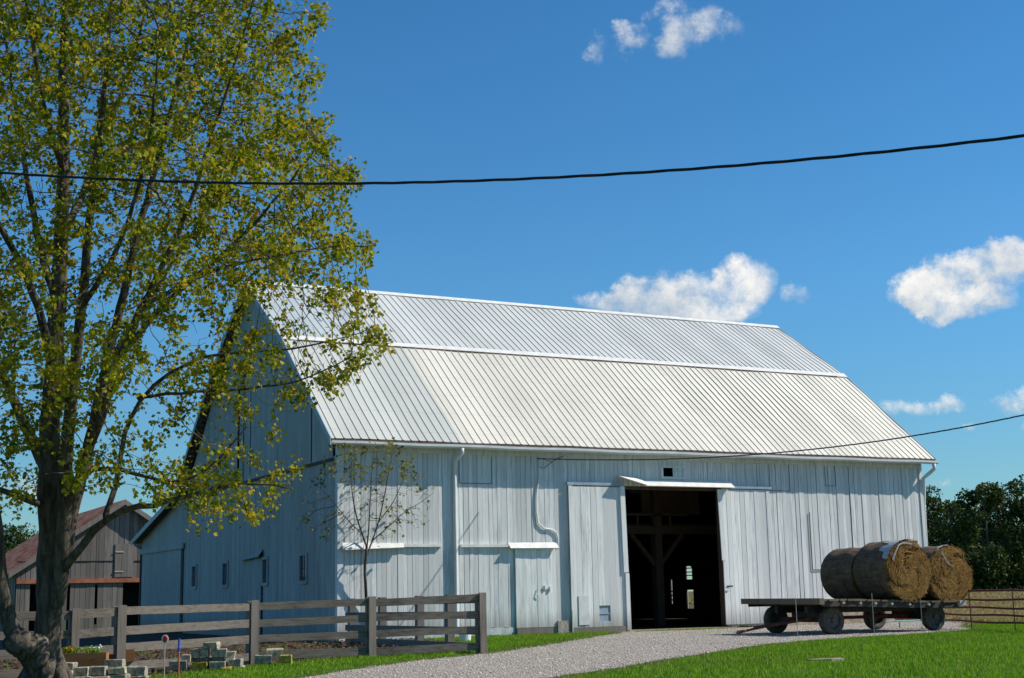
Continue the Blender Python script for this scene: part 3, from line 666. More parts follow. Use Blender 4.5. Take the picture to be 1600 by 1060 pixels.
mb.hexa([(.05, -.2, 2.24), (1.7, -.19, 2.30), (1.7, -.17, 2.28), (.05, -.18, 2.22), (.05, -.112, 2.42), (1.7, -.112, 2.41), (1.7, -.111, 2.385), (.05, -.111, 2.385)])
mb.build_each('ledge_flashing', M['flash'], barn)
mb = MB(); mb.box((6.17, -.1, -.02), (6.5, .0, .35)); mb.build('footing', M['concrete'], barn)
mb = MB(); mb.tube([(6.5, -.3, 0), (6.5, -.3, .62)], .018, 6); tag(mb.build('pipe_stub', M['trim']), 'thin white pipe standing in the grass left of the big left sliding door', 'pipe')
# small square vent above the hood, hatch outlines
mb = MB()
def outline(x0, x1, z0, z1, y=-.036, w=.012):
    for (a, b_, c, d) in ((x0, x0 + w, z0, z1), (x1 - w, x1, z0, z1), (x0 + w, x1 - w, z0, z0 + w)): mb.box((a, y - .006, c), (b_, y, d))
outline(3.34, 4.3, 3.96, 4.68); outline(13.5, 14.25, 3.92, 4.7); outline(15.6, 16.0, 4.1, 4.7)
mb.box((14.9, -.055, 1.6), (14.925, -.047, 3.3)); mb.box((14.925, -.055, 1.58), (15.5, -.047, 1.61)); mb.build_each('hatch_seam', M['darkwood'], barn)
mb = MB(); z = 4.2
for (a, b_, c, d) in ((9.66, 10.5, 4.52, 4.56), (9.66, 10.5, 4.2, 4.26), (10.45, 10.5, 4.26, 4.52), (9.66, 9.74, 4.26, 4.52), (10.1, 10.45, 4.40, 4.42)): mb.box((a, -.06, c), (b_, -.042, d))
mb.build('vent_frame', M['paint'], barn)
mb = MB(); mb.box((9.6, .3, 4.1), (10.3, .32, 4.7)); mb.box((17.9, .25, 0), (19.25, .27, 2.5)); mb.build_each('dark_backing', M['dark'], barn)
mb = MB(); mb.box((18.0, -.02, 2.2), (19.15, .0, 2.44)); boards(mb, (0, .06, 0), (1, 0, 0), (0, -1, 0), 18.0, 19.15, .0, 2.2, w=.2); mb.build('stall_door', M['rust'], barn)
# conduit
mb = MB(); cp = [onY(842, 712, -.06), onY(842, 745, -.06), onY(838, 775, -.06), onY(838, 800, -.06), onY(841, 818, -.06), onY(850, 826, -.06), onY(862, 828, -.06), onY(869, 832, -.06), onY(872, 842, -.06), onY(870, 858, -.06)]
mb.tube(cp, .022, 7); mb.build('conduit', M['trim'], barn, True)

# gable details: windows, doors
for i, (a, b_, z0, z1) in enumerate(gh):
    mb = MB(); t = .07
    for (y0, y1, q0, q1) in ((a - t, a + .015, z0 - .06, z1 + .06), (b_ - .015, b_ + t, z0 - .06, z1 + .06), (a + .015, b_ - .015, z1 - .015, z1 + .07), (a + .015, b_ - .015, z0 - .08, z0 + .015)):
        mb.box((-.065, y0, q0), (-.03, y1, q1))
    wdw = mb.build('window', M['gableshade'], barn)
    mb = MB(); mb.box((-.005, a, z0), (.005, b_, z1)); mb.build('pane', M['glass'], wdw)
    mb = MB(); c = (a + b_) / 2; mb.box((-.02, c - .012, z0), (-.006, c + .012, z1)); mb.box((-.02, a, (z0+z1)/2 - .012), (-.0065, c - .013, (z0+z1)/2 + .012)); mb.box((-.02, c + .013, (z0+z1)/2 - .012), (-.0065, b_, (z0+z1)/2 + .012))
    if i % 2 == 0: mb.box((-.03, a, z0), (-.021, b_, z0 + .12))
    mb.build('muntin', M['darkwood'], wdw)
mb = MB()
y = 14.95
while y < 20.6: mb.box((-.075, y, .05), (-.045, min(y + .245, 20.62), 2.84)); y += .25
ld = mb.build('lean_to_door', M['gableshade'], barn)
mb = MB(); mb.box((-.13, 14.6, 2.83), (-.06, 20.9, 3.02)); mb.build_each('door_track', M['gableshade'], ld)
mb = MB(); mb.box((-.06, 14.72, .0), (-.03, 14.92, 2.82)); mb.box((-.064, 6.0, .0), (-.032, 6.07, 2.45)); mb.box((-.12, 20.65, 0), (-.05, 20.78, 2.82)); mb.build_each('door_jamb', M['darkwood'], barn)
mb = MB(); boards(mb, (-.03, 0, 0), (0, 1, 0), (-1, 0, 0), 6.09, 7.6, .05, 2.28, w=.2, t=.02); mb.hexa([(-.2, 5.95, 2.28), (-.19, 5.95, 2.26), (-.19, 7.9, 2.2), (-.2, 7.9, 2.22), (-.05, 5.95, 2.48), (-.05, 5.95, 2.46), (-.05, 7.9, 2.3), (-.05, 7.9, 2.32)])
mb.build('side_door', M['gableshade'], barn)
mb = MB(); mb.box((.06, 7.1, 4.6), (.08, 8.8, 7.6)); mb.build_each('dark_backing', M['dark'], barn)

# interior frame
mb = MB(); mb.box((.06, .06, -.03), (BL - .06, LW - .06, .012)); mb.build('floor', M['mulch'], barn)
def beam(a, b_, w=.22, h=.24): mbi.bar(a, b_, w, h)
for Y, s_ in ((3.6, 0), (10.7, 1)):
    mbi = MB()
    for xx in (2.0, 7.0 if s_ else onY(1028, 900, Y)[0], 15.2, 18.3):
        mbi.bar((xx, Y, 0), (xx, Y, 8.1), .26, .26, (0, 1, 0))
        for e in (-1, 1): mbi.bar((xx + e * .12, Y, 1.9), (xx + e * .95, Y, 2.82), .12, .12, (0, 1, 0))
        mbi.bar((xx, Y, 4.2), (xx - .9, Y, 5.6), .12, .12, (0, 1, 0))
    mbi.bar((.1, Y, 2.95), (BL - .1, Y, 2.95), .24, .26); mbi.bar((.1, Y, 8.05), (BL - .1, Y, 8.05), .24, .26)
    mbi.build('timber_frame', M['interior'], barn)
mb = MB(); mb.box((.1, 3.75, 3.1), (BL - .1, 14.2, 3.16)); mb.build('loft_floor', M['darkwood'], barn)
mb = MB()
for xx in (9.2, 9.9, 10.5, 11.1, 11.7, 12.3): mb.bar((xx, 3.5, 3.1), (xx, 3.5, 3.4), .06, .06, (0, 1, 0))
mb.bar((8.8, 3.5, 3.42), (13, 3.5, 3.42), .06, .08); boards(mb, (0, 3.75, 0), (1, 0, 0), (0, -1, 0), 11.4, 13.6, 3.45, 6, w=.3)
mb.build_each('loft_rail', M['interior'], barn)
mb = MB(); mb.bar((12.6, .1, 4.8), (12.6, 14, 4.8), .2, .2); mb.bar((11.97, .3, 0), (11.97, .3, 4.5), .2, .2, (0, 1, 0)); mb.build_each('side_beam', M['interior'], barn)
mb = MB(); mb.box((.1, 14.22, 3.17), (BL - .1, 14.26, 4.95)); mb.build('loft_daylight_block', M['darkwood'], barn)  # added unseen panel that stops daylight leaking in above the lean-to
# glazing bars and the rails across the lower opening of the far gable
mb = MB(); a, b_, z0, z1 = rh[0]; c = (a + b_) / 2
mb.box((BL - .03, c - .03, z0), (BL - .005, c + .03, z1))
for t in (.3, .55, .85): mb.box((BL - .06, a, z0 + (z1 - z0) * t - .02), (BL - .031, b_, z0 + (z1 - z0) * t + .02))
mb.build('far_window_bars', M['darkwood'], barn)
mb = MB(); a, b_, z0, z1 = rh[1]
for t in (.2, .45, .68, .9): mb.bar((BL - 1., a - .5, z0 + (z1 - z0) * t), (BL - 1., b_ + .5, z0 + (z1 - z0) * (t + .07)), .04, .05)
a, b_, z0, z1 = rh[2]
for k in range(5): mb.bar((BL - .5, a - .2, z0 + (z1 - z0) * (k + .5) / 5), (BL - .5, b_ + .2, z0 + (z1 - z0) * (k + .6) / 5), .04, .1)
mb.build_each('stall_rail', M['darkwood'], barn)

# ------------------------------------------------------------------ small weathered barn
GX, GY, HWD = .45, 26.5, 4.15
sb = empty('old_shed_barn', (GX, GY, 0)); tag(sb, 'small grey weathered wood barn with a rusty roof behind the big tree', 'barn')
st_ = lambda s: 5.2 - abs(s - HWD) / HWD * 2.75 - .06
op = atd(176, 914, 60); op2 = atd(214, 914, 60)
o0, o1 = op[0] - (GX - HWD), op2[0] - (GX - HWD)
mb = MB(); boards(mb, (GX - HWD, GY, 0), (1, 0, 0), (0, -1, 0), 0, 2 * HWD, -.05, st_, [(o0, o1, -1, 1.9), (.55, .85, -1, 1.85), (2.0, 2.1, -1, 1.85), (3.1, 3.2, .2, 1.8)], w=.2, gap=.012, jit=.02)
mb.build('front_wall', M['grey'], sb)
mb = MB(); boards(mb, (GX - HWD, GY, 0), (0, 1, 0), (-1, 0, 0), 0, 14, -.05, 2.4, (), w=.25, gap=.012, jit=.02); boards(mb, (GX + HWD, GY, 0), (0, 1, 0), (1, 0, 0), 0, 14, -.05, 2.55, (), w=.3); boards(mb, (GX - HWD, GY + 14, 0), (1, 0, 0), (0, 1, 0), 0, 2 * HWD, -.05, st_, (), w=.3)
mb.build('side_wall', M['grey'], sb)
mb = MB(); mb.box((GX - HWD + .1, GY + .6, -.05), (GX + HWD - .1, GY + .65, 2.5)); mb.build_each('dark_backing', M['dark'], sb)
for s_ in (-1, 1):
    mb = MB(); ex = .35; x0, z0 = GX, 5.27; x1, z1 = GX + s_ * (HWD + ex), 5.27 - 2.75 * (HWD + ex) / HWD
    n = 150; vs = []
    for i in range(n + 1):
        y = GY - .35 + 14.7 * i / n; h_ = .02 * math.sin(i * math.pi * .5 + .3)
        vs += [(x0, y, z0 + h_), (x1, y, z1 + h_), (x1, y, z1 - .08), (x0, y, z0 - .08)]
    mb.add(vs, [(i*4+j, (i+1)*4+j, (i+1)*4+(j+1) % 4, i*4+(j+1) % 4) for i in range(n) for j in range(4)] + [(0, 1, 2, 3), (n*4+3, n*4+2, n*4+1, n*4)])
    mb.build('roof', M['rustroof'], sb)
    mb = MB(); mb.hexa([(x0, GY - .37, z0 - .2), (x1, GY - .37, z1 - .2), (x1, GY - .352, z1 - .2), (x0, GY - .352, z0 - .2), (x0, GY - .37, z0 + .02), (x1, GY - .37, z1 + .02), (x1, GY - .352, z1 + .02), (x0, GY - .352, z0 + .02)])
    mb.build('rake_board', M['fencepost'], sb)
mb = MB(); mb.box((GX - HWD, GY - .12, 1.88), (GX + HWD, GY - .045, 2.05)); mb.build('red_door_track', M['redtrim'], sb)
ha = atd(165, 853, 60); hb = atd(196, 853, 60)
mb = MB(); boards(mb, (GX - HWD, GY - .05, 0), (1, 0, 0), (0, -1, 0), ha[0] - GX + HWD, hb[0] - GX + HWD, 2.1, ha[2], w=.25, jit=.004); hd = mb.build('loft_door', M['grey'], sb)
mb = MB(); mb.box((ha[0], GY - .1, ha[2] - .35), (ha[0] + .35, GY - .083, ha[2] - .3)); mb.box((ha[0], GY - .1, 2.3), (ha[0] + .35, GY - .083, 2.35)); mb.build_each('hinge', M['rod'], hd)
mb = MB(); mb.box((GX - HWD, GY - .05, 2.72), (ha[0] - .05, GY - .044, 2.77)); mb.box((hb[0] + .05, GY - .05, 2.72), (GX + HWD, GY - .044, 2.77)); mb.build_each('board_seam', M['dark'], sb)
yl = empty('yard_light', atd(186, 818, 59.4)); tag(yl, 'white round yard light high on the grey weathered barn gable', 'lamp')
p = V(atd(187, 812, 59.2)); mb = MB(); mb.tube([p + V((0, 0, .12)), p + V((0, 0, .0)), p + V((0, 0, -.1)), p + V((0, 0, -.28))], [.08, .16, .24, .22], 12); mb.build('lamp_shade', M['whiteplastic'], yl, True)
mb = MB(); mb.tube([p + V((-.15, .9, .35)), p + V((-.25, .3, .35)), p + V((-.1, 0, .2)), p + V((0, 0, .12))], .035, 6); mb.build('arm', M['trim'], yl)
ps = atd(48, 946, 59.9); sg = empty('warning_sign', tuple(ps)); tag(sg, 'small red and white sign on the grey weathered barn left of the tree trunk', 'sign')
mb = MB(); mb.box((ps[0] - .13, ps[1] - .3, ps[2] - .17), (ps[0] + .13, ps[1] - .28, ps[2] + .17)); mb.build('plate', M['whiteplastic'], sg)
mb = MB(); mb.box((ps[0] - .12, ps[1] - .31, ps[2] - .06), (ps[0] + .12, ps[1] - .302, ps[2] + .16)); mb.build('red_field', M['red'], sg)

# ------------------------------------------------------------------ fences
def fpt(u, vtop, D): p = atd(u, vtop, D); return V(p)
def rail_run(root, A, B, z, mb, w=.13, t=.035, off=0., sag=.0):
    pass
ff = empty('board_fence', tuple(atd(397, 1038, 24.8))); tag(ff, 'grey weathered four-rail board fence running from the tree to beside the drive', 'fence', 'weathered board fences')
posts = [(-215, 958, 21.0), (-40, 956, 21.7), (118, 953, 22.4), (190, 948, 22.9), (397, 940, 24.8), (580, 934, 25.6), (752, 928, 26.3)]
PT = [fpt(*q) for q in posts]
for i, p in enumerate(PT):
    d = (PT[min(i+1, len(PT)-1)] - PT[max(i-1, 0)]); d.z = 0; d.normalize(); n_ = V((-d.y, d.x, 0)); w = .075
    j = V((random.uniform(-.015, .015), random.uniform(-.01, .01), 0)); mb = MB(); q = []
    base = gz(p.x, p.y) - .1
    for (a, z) in ((V((0, 0, 0)), base), (j, p.z + .01)):
        for e, g_ in ((-1, 0), (1, 0), (1, 2), (-1, 2)):
            c = p + a + d * e * w + n_ * (g_ * w + .02); q.append((c.x, c.y, z + (.012 * e if z > .5 else 0)))
    mb.hexa(q); mb.build('post', M['fencepost'], ff)
for i, (a, b_) in enumerate(zip(PT, PT[1:])):
    if i == 2: continue
for i, (a, b_) in enumerate(zip(PT, PT[1:])):
    d = b_ - a; d.z = 0; d.normalize(); n_ = V((d.y, -d.x, 0))
    for k in range(4):
        q = []; z0 = a.z - .015 - k * .29 - (.0 if k < 3 else .0); z1 = b_.z - .015 - k * .29; j0, j1 = random.uniform(-.018, .018), random.uniform(-.018, .018)
        ins = .075
        A = a + d * (ins if i < 5 else .0); B = b_ - d * (.0 if i == 5 else -.0) - d * ins
        A = a - d * 0.0 + d * .004 ; B = b_ - d * .004
        face = .012 + (k % 2) * .002 + (i % 2) * .004
        h_ = .135 * random.uniform(.92, 1.05)
        rl = MB(); nseg = 8; vs = []
        for sgi in range(nseg + 1):
            t = sgi / nseg; c = A.lerp(B, t); z = z0 + j0 + (z1 + j1 - z0 - j0) * t; wv = random.uniform(-.004, .004)
            for (nf, zz) in ((-.02, -h_), (.018, -h_), (.018, 0), (-.02, 0)):
                cc = c + n_ * (nf - (.0 if True else 0)); vs.append((cc.x, cc.y, z + zz + wv * (1 if zz else .6)))
        rl.add(vs, [(s_*4+m_, (s_+1)*4+m_, (s_+1)*4+(m_+1) % 4, s_*4+(m_+1) % 4) for s_ in range(nseg) for m_ in range(4)] + [(3, 2, 1, 0), (nseg*4, nseg*4+1, nseg*4+2, nseg*4+3)])
        rl.build('rail', M['fence'], ff)
# front face boards over the joints (the posts show in front of the rails)
for p, q_ in zip(PT[2:], posts[2:]):
    d = (PT[-1] - PT[3]); d.z = 0; d.normalize(); n_ = V((d.y, -d.x, 0)); w = .07 if q_[0] != 118 else .06
    base = gz(p.x, p.y) - .1; c = [];
    for z in (base, p.z + .02):
        for e, g_ in ((-1, .065), (1, .065), (1, .022), (-1, .022)):
            cc = p + d * e * w + n_ * g_; c.append((cc.x, cc.y, z))
    mb = MB(); mb.hexa(c); mb.build('post_face_board', M['fencepost'], ff)
rf = empty('rear_board_fence', tuple(atd(650, 1002, 32))); tag(rf, 'dark shaded board fence running back from the end post towards the barn corner', 'fence', 'weathered board fences')
A0 = PT[-1] + V((0.0, .2, 0)); B0 = V(atd(543, 941, 34.0)); B0.z = 1.03; A0.z = 1.08
d = B0 - A0; d.z = 0; LL = d.length; d.normalize(); n_ = V((-d.y, d.x, 0))
def tpar(u):   # place each post where the sight line crosses the fence run
    best = min(((abs((lambda q: 800 + F * q[0] / q[2])(R @ (np.array(A0.lerp(B0, t / 400)) - CP)) - u), t / 400) for t in range(401))); return best[1]
for u in (697, 650, 592, 545):
    p = A0.lerp(B0, tpar(u)); mb = MB(); q = []
    for z in (-.1, p.z + .02):
        for e, g_ in ((-1, 0), (1, 0), (1, 1.6), (-1, 1.6)): c = p + d * e * .09 - n_ * (g_ * .09); q.append((c.x, c.y, z))
    mb.hexa(q); mb.build('post', M['fencepost'], rf)
for k in range(4):
    z = -.02 - k * .29; mb = MB(); a = A0 + n_ * .03; b_ = B0 + n_ * .03
    mb.hexa([(a.x, a.y, A0.z + z - .14), (b_.x, b_.y, B0.z + z - .14), (b_.x + n_.x*.03, b_.y + n_.y*.03, B0.z + z - .14), (a.x + n_.x*.03, a.y + n_.y*.03, A0.z + z - .14), (a.x, a.y, A0.z + z), (b_.x, b_.y, B0.z + z), (b_.x + n_.x*.03, b_.y + n_.y*.03, B0.z + z), (a.x + n_.x*.03, a.y + n_.y*.03, A0.z + z)])
    mb.build('rail', M['fence'], rf)

# ------------------------------------------------------------------ tree growing
def grow(seeds, attr, di, dk, step, iters, trop=(0, 0, .08), wig=.12):
    pos = [np.array(p, float) for p, _ in seeds]; par = [q for _, q in seeds]
    P = np.array(pos); A = np.array(attr); alive = np.ones(len(A), bool)
    bd = np.full(len(A), 1e9); bi = np.zeros(len(A), int)
    def upd(i0):
        new = np.array(pos[i0:])
        ids = np.where(alive)[0]
        for c in range(0, len(new), 200):
            dd = np.linalg.norm(A[ids][:, None] - new[None, c:c+200], axis=2); m_ = dd.argmin(1); mv = dd[np.arange(len(ids)), m_]
            k = mv < bd[ids]; bd[ids[k]] = mv[k]; bi[ids[k]] = i0 + c + m_[k]
    upd(0); kids = {}
    for it in range(iters):
        act = np.where(alive & (bd < di))[0]
        if not len(act): break
        i0 = len(pos); acc = {}
        for a in act: acc.setdefault(int(bi[a]), []).append(a)
        for nd, al in acc.items():
            v = A[al] - pos[nd]; v = (v / (np.linalg.norm(v, axis=1)[:, None] + 1e-9)).sum(0)
            v = v / (np.linalg.norm(v) + 1e-9) + np.array(trop) + rng.normal(0, wig, 3); v /= np.linalg.norm(v)
            np_ = pos[nd] + v * step
            if kids.get(nd, 0) > 4: continue
            kids[nd] = kids.get(nd, 0) + 1; pos.append(np_); par.append(nd)
        if len(pos) == i0: break
        upd(i0); alive &= ~(bd < dk)
        if len(pos) > 42000: break
    return np.array(pos), par
def skeleton_mesh(mb, pos, par, rad, rmin_full=.02, base=None):
    n = len(pos); ch = [[] for _ in range(n)]
    for i, p in enumerate(par):
        if p >= 0: ch[p].append(i)
    done = set()
    st = [(i, -1) for i in range(n) if par[i] < 0]
    while st:
        i, p = st.pop(); chain = ([p] if p >= 0 else []) + [i]; cur = i
        while ch[cur]:
            k = sorted(ch[cur], key=lambda c: -rad[c]); 
            for o in k[1:]: st.append((o, cur))
            cur = k[0]; chain.append(cur)
        if len(chain) < 2: continue
        rr = [rad[c] for c in chain]
        if p >= 0: rr[0] = min(rad[p], rr[1] * 1.25)
        big = max(rr); ns = 14 if big > .12 else 8 if big > .04 else 5 if big > .014 else 3
        mb.tube([pos[c] for c in chain], rr, ns, cap=False)
def radii(pos, par, rtip, expo=2.3, given=None):
    n = len(pos); acc = np.zeros(n); cnt = np.zeros(n, int)
    for i in range(n - 1, -1, -1):
        if acc[i] == 0: acc[i] = rtip ** expo; cnt[i] = 1
        if par[i] >= 0: acc[par[i]] += acc[i]; cnt[par[i]] += cnt[i]
    return acc ** (1 / expo), cnt
def leaves_mesh(name, C, size, m, parent, droop=.5, per=1):
    n = len(C); t = np.array([(0, 0), (.36, .22), (.5, .62), (.16, .62), (0, 1.0), (-.16, .62), (-.5, .62), (-.36, .22)])
    fold = np.array([0, .12, .16, .03, .0, .03, .16, .12])
    s = size * rng.uniform(.6, 1.25, n)
    d = rng.normal(0, 1, (n, 3)); d[:, 2] -= droop * 1.6; d /= np.linalg.norm(d, axis=1)[:, None]
    u = rng.normal(0, 1, (n, 3)); u -= d * (u * d).sum(1)[:, None]; u /= np.linalg.norm(u, axis=1)[:, None]; w = np.cross(d, u)
    P = C[:, None] + s[:, None, None] * (d[:, None] * t[None, :, 1:2] + u[:, None] * t[None, :, 0:1] + w[:, None] * fold[None, :, None])
    o = (np.arange(n) * 8)[:, None, None]
    f = (np.array([(0, 1, 2, 3), (0, 3, 4, 5), (0, 5, 6, 7)])[None] + o).reshape(-1, 4)
    return npmesh(name, P.reshape(-1, 3), f, 4, m, parent)

TD = 20.5
def lim(pts): return [np.array(atd(u, v, TD + dd)) for u, v, dd in pts]
limbs = [   # (parent limb, waypoints (px, py, depth offset), start radius, end radius)
 (None, [(70, 1072, 0), (72, 1040, 0), (74, 1000, 0), (75, 950, 0), (77, 900, 0), (78, 850, 0), (77, 800, 0), (76, 740, 0), (78, 660, .05), (84, 580, .1), (90, 480, .1), (96, 380, .1), (100, 270, .1), (99, 150, .2), (102, 40, .2), (108, -80, .3), (110, -220, .3), (115, -350, .3)], .20, .02),
 (0, [(88, 940, -.12), (98, 880, -.2), (101, 820, -.25), (101, 760, -.3), (106, 680, -.35), (115, 590, -.4), (128, 480, -.6), (136, 380, -.8), (150, 260, -1.0), (165, 120, -1.2), (175, 0, -1.3), (185, -150, -1.4)], .12, .015),
 (1, [(100, 880, -.2), (112, 805, -.1), (135, 715, 0), (152, 640, .1), (163, 580, .2), (188, 480, .3), (208, 390, .5), (235, 290, .6), (262, 190, .7), (290, 80, .7), (310, -40, .8), (325, -170, .8)], .10, .012),
 (2, [(135, 715, 0), (165, 630, -.4), (185, 560, -.6), (222, 480, -.9), (262, 400, -1.0), (300, 310, -1.1), (335, 200, -1.2), (372, 90, -1.3), (400, -20, -1.4)], .07, .012),
 (3, [(185, 560, -.6), (225, 510, -.6), (275, 455, -.7), (335, 410, -.9), (400, 350, -.9), (455, 280, -1.0), (500, 225, -1.0)], .05, .012),
 (3, [(222, 480, -.9), (290, 440, -1.3), (370, 410, -1.5), (450, 395, -1.7), (520, 385, -1.7), (575, 385, -1.7)], .035, .01),
 (1, [(96, 895, -.2), (115, 872, -.3), (140, 835, -.5), (165, 805, -.6), (195, 788, -.7), (240, 792, -.9), (290, 780, -1.1), (345, 755, -1.2), (400, 752, -1.4), (455, 765, -1.5)], .07, .010),
 (6, [(165, 805, -.6), (182, 760, -.3), (190, 700, -.2), (196, 655, -.1), (215, 622, 0), (240, 598, .1), (290, 565, .1), (340, 552, .1), (400, 552, 0), (460, 545, 0), (540, 530, -.2), (585, 510, -.2)], .045, .008),
 (7, [(215, 622, 0), (260, 614, -.3), (330, 614, -.6), (410, 606, -.7), (480, 594, -.9), (545, 560, -.9)], .028, .009),
 (1, [(106, 790, -.3), (118, 750, -.7), (142, 728, -1.0), (180, 730, -1.2), (215, 742, -1.3), (262, 760, -1.4), (302, 758, -1.5), (345, 720, -1.6), (385, 668, -1.7)], .05, .01),
 (0, [(76, 790, 0), (55, 785, -.3), (25, 772, -.6), (-10, 768, -.8), (-60, 740, -1.0), (-130, 720, -1)], .06, .015),
 (0, [(77, 740, 0), (50, 690, .2), (30, 640, .4), (-10, 560, .6), (-60, 450, .9), (-110, 330, 1)], .09, .02),
 (0, [(84, 580, .1), (60, 480, -.5), (28, 400, -.9), (-15, 330, -1.2), (-70, 230, -1.5), (-120, 100, -1.5)], .075, .02),
 (0, [(90, 480, .1), (60, 380, .9), (40, 260, 1.4), (20, 140, 1.7), (0, 0, 1.9)], .07, .02),
 (0, [(96, 380, .1), (130, 300, 1.0), (170, 200, 1.6), (210, 90, 1.9), (240, -40, 2.0)], .06, .015),
 (2, [(163, 580, .2), (215, 500, 1.2), (270, 410, 1.9), (330, 320, 2.2), (390, 230, 2.4)], .06, .012),
 (None, [(62, 1060, -.1), (48, 1030, -.25), (30, 1008, -.4), (14, 985, -.5), (4, 950, -.5), (0, 900, -.5), (-5, 820, -.5), (-20, 720, -.6), (-60, 600, -.7), (-100, 480, -.8)], .14, .03),
 (0, [(100, 270, .1), (70, 180, -.9), (50, 60, -1.5), (30, -80, -1.8)], .05, .02),
 (1, [(128, 480, -.6), (180, 400, -1.4), (215, 300, -2.0), (240, 180, -2.3), (250, 50, -2.5)], .045, .015),
]
seeds = []; givenr = []; lastidx = []
for (pl, pts, r0, r1) in limbs:
    L = lim(pts); out = [L[0]]
    # resample with a little crookedness
    seg = []
    for a, b_ in zip(L, L[1:]):
        k = max(1, int(np.linalg.norm(b_ - a) / .2))
        for i in range(1, k + 1): seg.append(a + (b_ - a) * i / k)
    pp = [L[0]] + seg; arr = np.array(pp)
    for _ in range(3): arr[1:-1] = (arr[:-2] + 2 * arr[1:-1] + arr[2:]) / 4
    arr[1:-1] += rng.normal(0, .008, arr[1:-1].shape)
    start = len(seeds)
    if pl is None: par0 = -1
    else:
        s0, s1 = lastidx[pl]; c = np.array([seeds[i][0] for i in range(s0, s1)]); par0 = s0 + int(np.linalg.norm(c - arr[0], axis=1).argmin())
    for i, p in enumerate(arr):
        seeds.append((p, par0 if i == 0 else start + i - 1)); t = i / (len(arr) - 1); givenr.append(r1 + (r0 - r1) * (1 - t) ** 1.25)
    lastidx.append((start, len(seeds)))
tree = empty('maple_tree', tuple(seeds[0][0])); tag(tree, 'tall leafy maple with many stems and yellowing green leaves at the left', 'tree')
# crown envelope
rb_v = [-420, -330, -200, -80, 0, 60, 130, 200, 240, 270, 300, 345, 390, 430, 480, 510, 560, 600, 640, 680, 720, 760, 800, 835]
rb_u = [110, 260, 380, 470, 515, 500, 500, 515, 555, 585, 545, 575, 605, 570, 605, 622, 598, 572, 480, 440, 470, 480, 440, 345]
attr = []
tries = 0
while len(attr) < 12500 and tries < 900000:
    tries += 1
    v = random.uniform(-420, 832); ub = float(np.interp(v, rb_v, rb_u)); ub += 16 * math.sin(v * .071) + 12 * math.sin(v * .173 + 1) - 12; u = random.uniform(-330, 605)
    if u > ub: continue
    Rm = max(.5, (ub - 80) / 107); dx = (u - 80) / 107 * (1 if u > 80 else 1.15); r2 = Rm * Rm - dx * dx
    if r2 <= 0: continue
    dmax = min(math.sqrt(r2), 3.6) if u > 80 else min(math.sqrt(r2), 3.6)
    dd = random.uniform(-dmax, dmax)
    if u > 300 and v > 480: dd = random.uniform(-1.9, .4)
    if v > 620: dd = random.uniform(-2.2, .8)
    if abs(u - 78) < 22 and v > 640 and dd < .2: continue
    if v > 800 and (u < 290): continue
    if v > 760 and 100 < u < 230 : continue
    rr = math.sqrt(dx * dx + dd * dd) / Rm
    w = .14 + .95 * rr                                  # more at the outside
    # open, twiggy window in the lower middle of the crown
    hole = math.exp(-(((u - 250) / 120) ** 2 + ((v - 560) / 110) ** 2)); w *= 1 - .78 * hole
    hole = math.exp(-(((u - 400) / 90) ** 2 + ((v - 640) / 40) ** 2)); w *= 1 - .5 * hole
    hole = math.exp(-(((u - 150) / 110) ** 2 + ((v - 370) / 150) ** 2)); w *= 1 - .5 * hole
    if u > 200 and 600 < v < 730: w *= .45
    if v > 640: w *= .8
    if v > 640 and u > 100: w *= .75
    if u < -60: w *= .5
    if u > 360 and v > 420: w *= .42
    if u > 250 and v > 440: w *= .8
    if v < -30: w *= .55
    elif v < 250: w *= 1.1
    # clumpiness
    w *= .45 + 1.1 * (.5 + .5 * math.sin(u * .031 + dd * 1.7 + 1.1 * math.sin(v * .027)) * math.sin(v * .041 - dd * 1.3))
    if random.random() > w: continue
    attr.append(atd(u, v, TD + dd))
pos, par = grow(seeds, attr, 2.4, .15, .12, 110)
rad, cnt = radii(pos, par, .0032, 2.25)
rad = np.minimum(rad, .05)
rad[:len(givenr)] = np.maximum(np.array(givenr), 0)
for i in range(len(givenr), len(pos)):
    rad[i] = min(rad[i], rad[par[i]] * .92 if par[i] < len(givenr) else rad[par[i]])
mb = MB(); skeleton_mesh(mb, pos, par, rad)
# root flare and burl
b0 = V(seeds[0][0])
for a in range(7):
    th = a * .9; dv = V((math.cos(th), math.sin(th), 0)); mb.tube([b0 + V((0, 0, .62)) + dv * .08, b0 + V((0, 0, .32)) + dv * .17, b0 + V((0, 0, .1)) + dv * .3, b0 + V((0, 0, -.1)) + dv * .48], [.10, .11, .10, .06], 8)
mb.build('trunk', M['bark'], tree, True)
bb = MB()
for (u, v, dd, r) in ((57, 1012, -.3, .17), (60, 1030, -.3, .16), (28, 1004, -.5, .18), (40, 1012, -.45, .15), (66, 1045, -.2, .2)):
    c = V(atd(u, v, TD + dd)); vs = []; nu, nv = 16, 10
    for j in range(nv + 1):
        ph = math.pi * j / nv
        for i in range(nu):
            th = 2 * math.pi * i / nu; r_ = r * (1 + .18 * math.sin(th * 3 + j) + random.uniform(-.035, .035)) * 1.0
            vs.append(c + V((math.sin(ph) * math.cos(th), math.sin(ph) * math.sin(th), math.cos(ph))) * r_)
    bb.add(vs, [(j*nu+i, j*nu+(i+1) % nu, (j+1)*nu+(i+1) % nu, (j+1)*nu+i) for j in range(nv) for i in range(nu)])
bb.build('burl', M['bark'], tree, True)
tipn = np.where((cnt <= 4) & (np.arange(len(pos)) >= len(givenr)))[0]
sp = [];
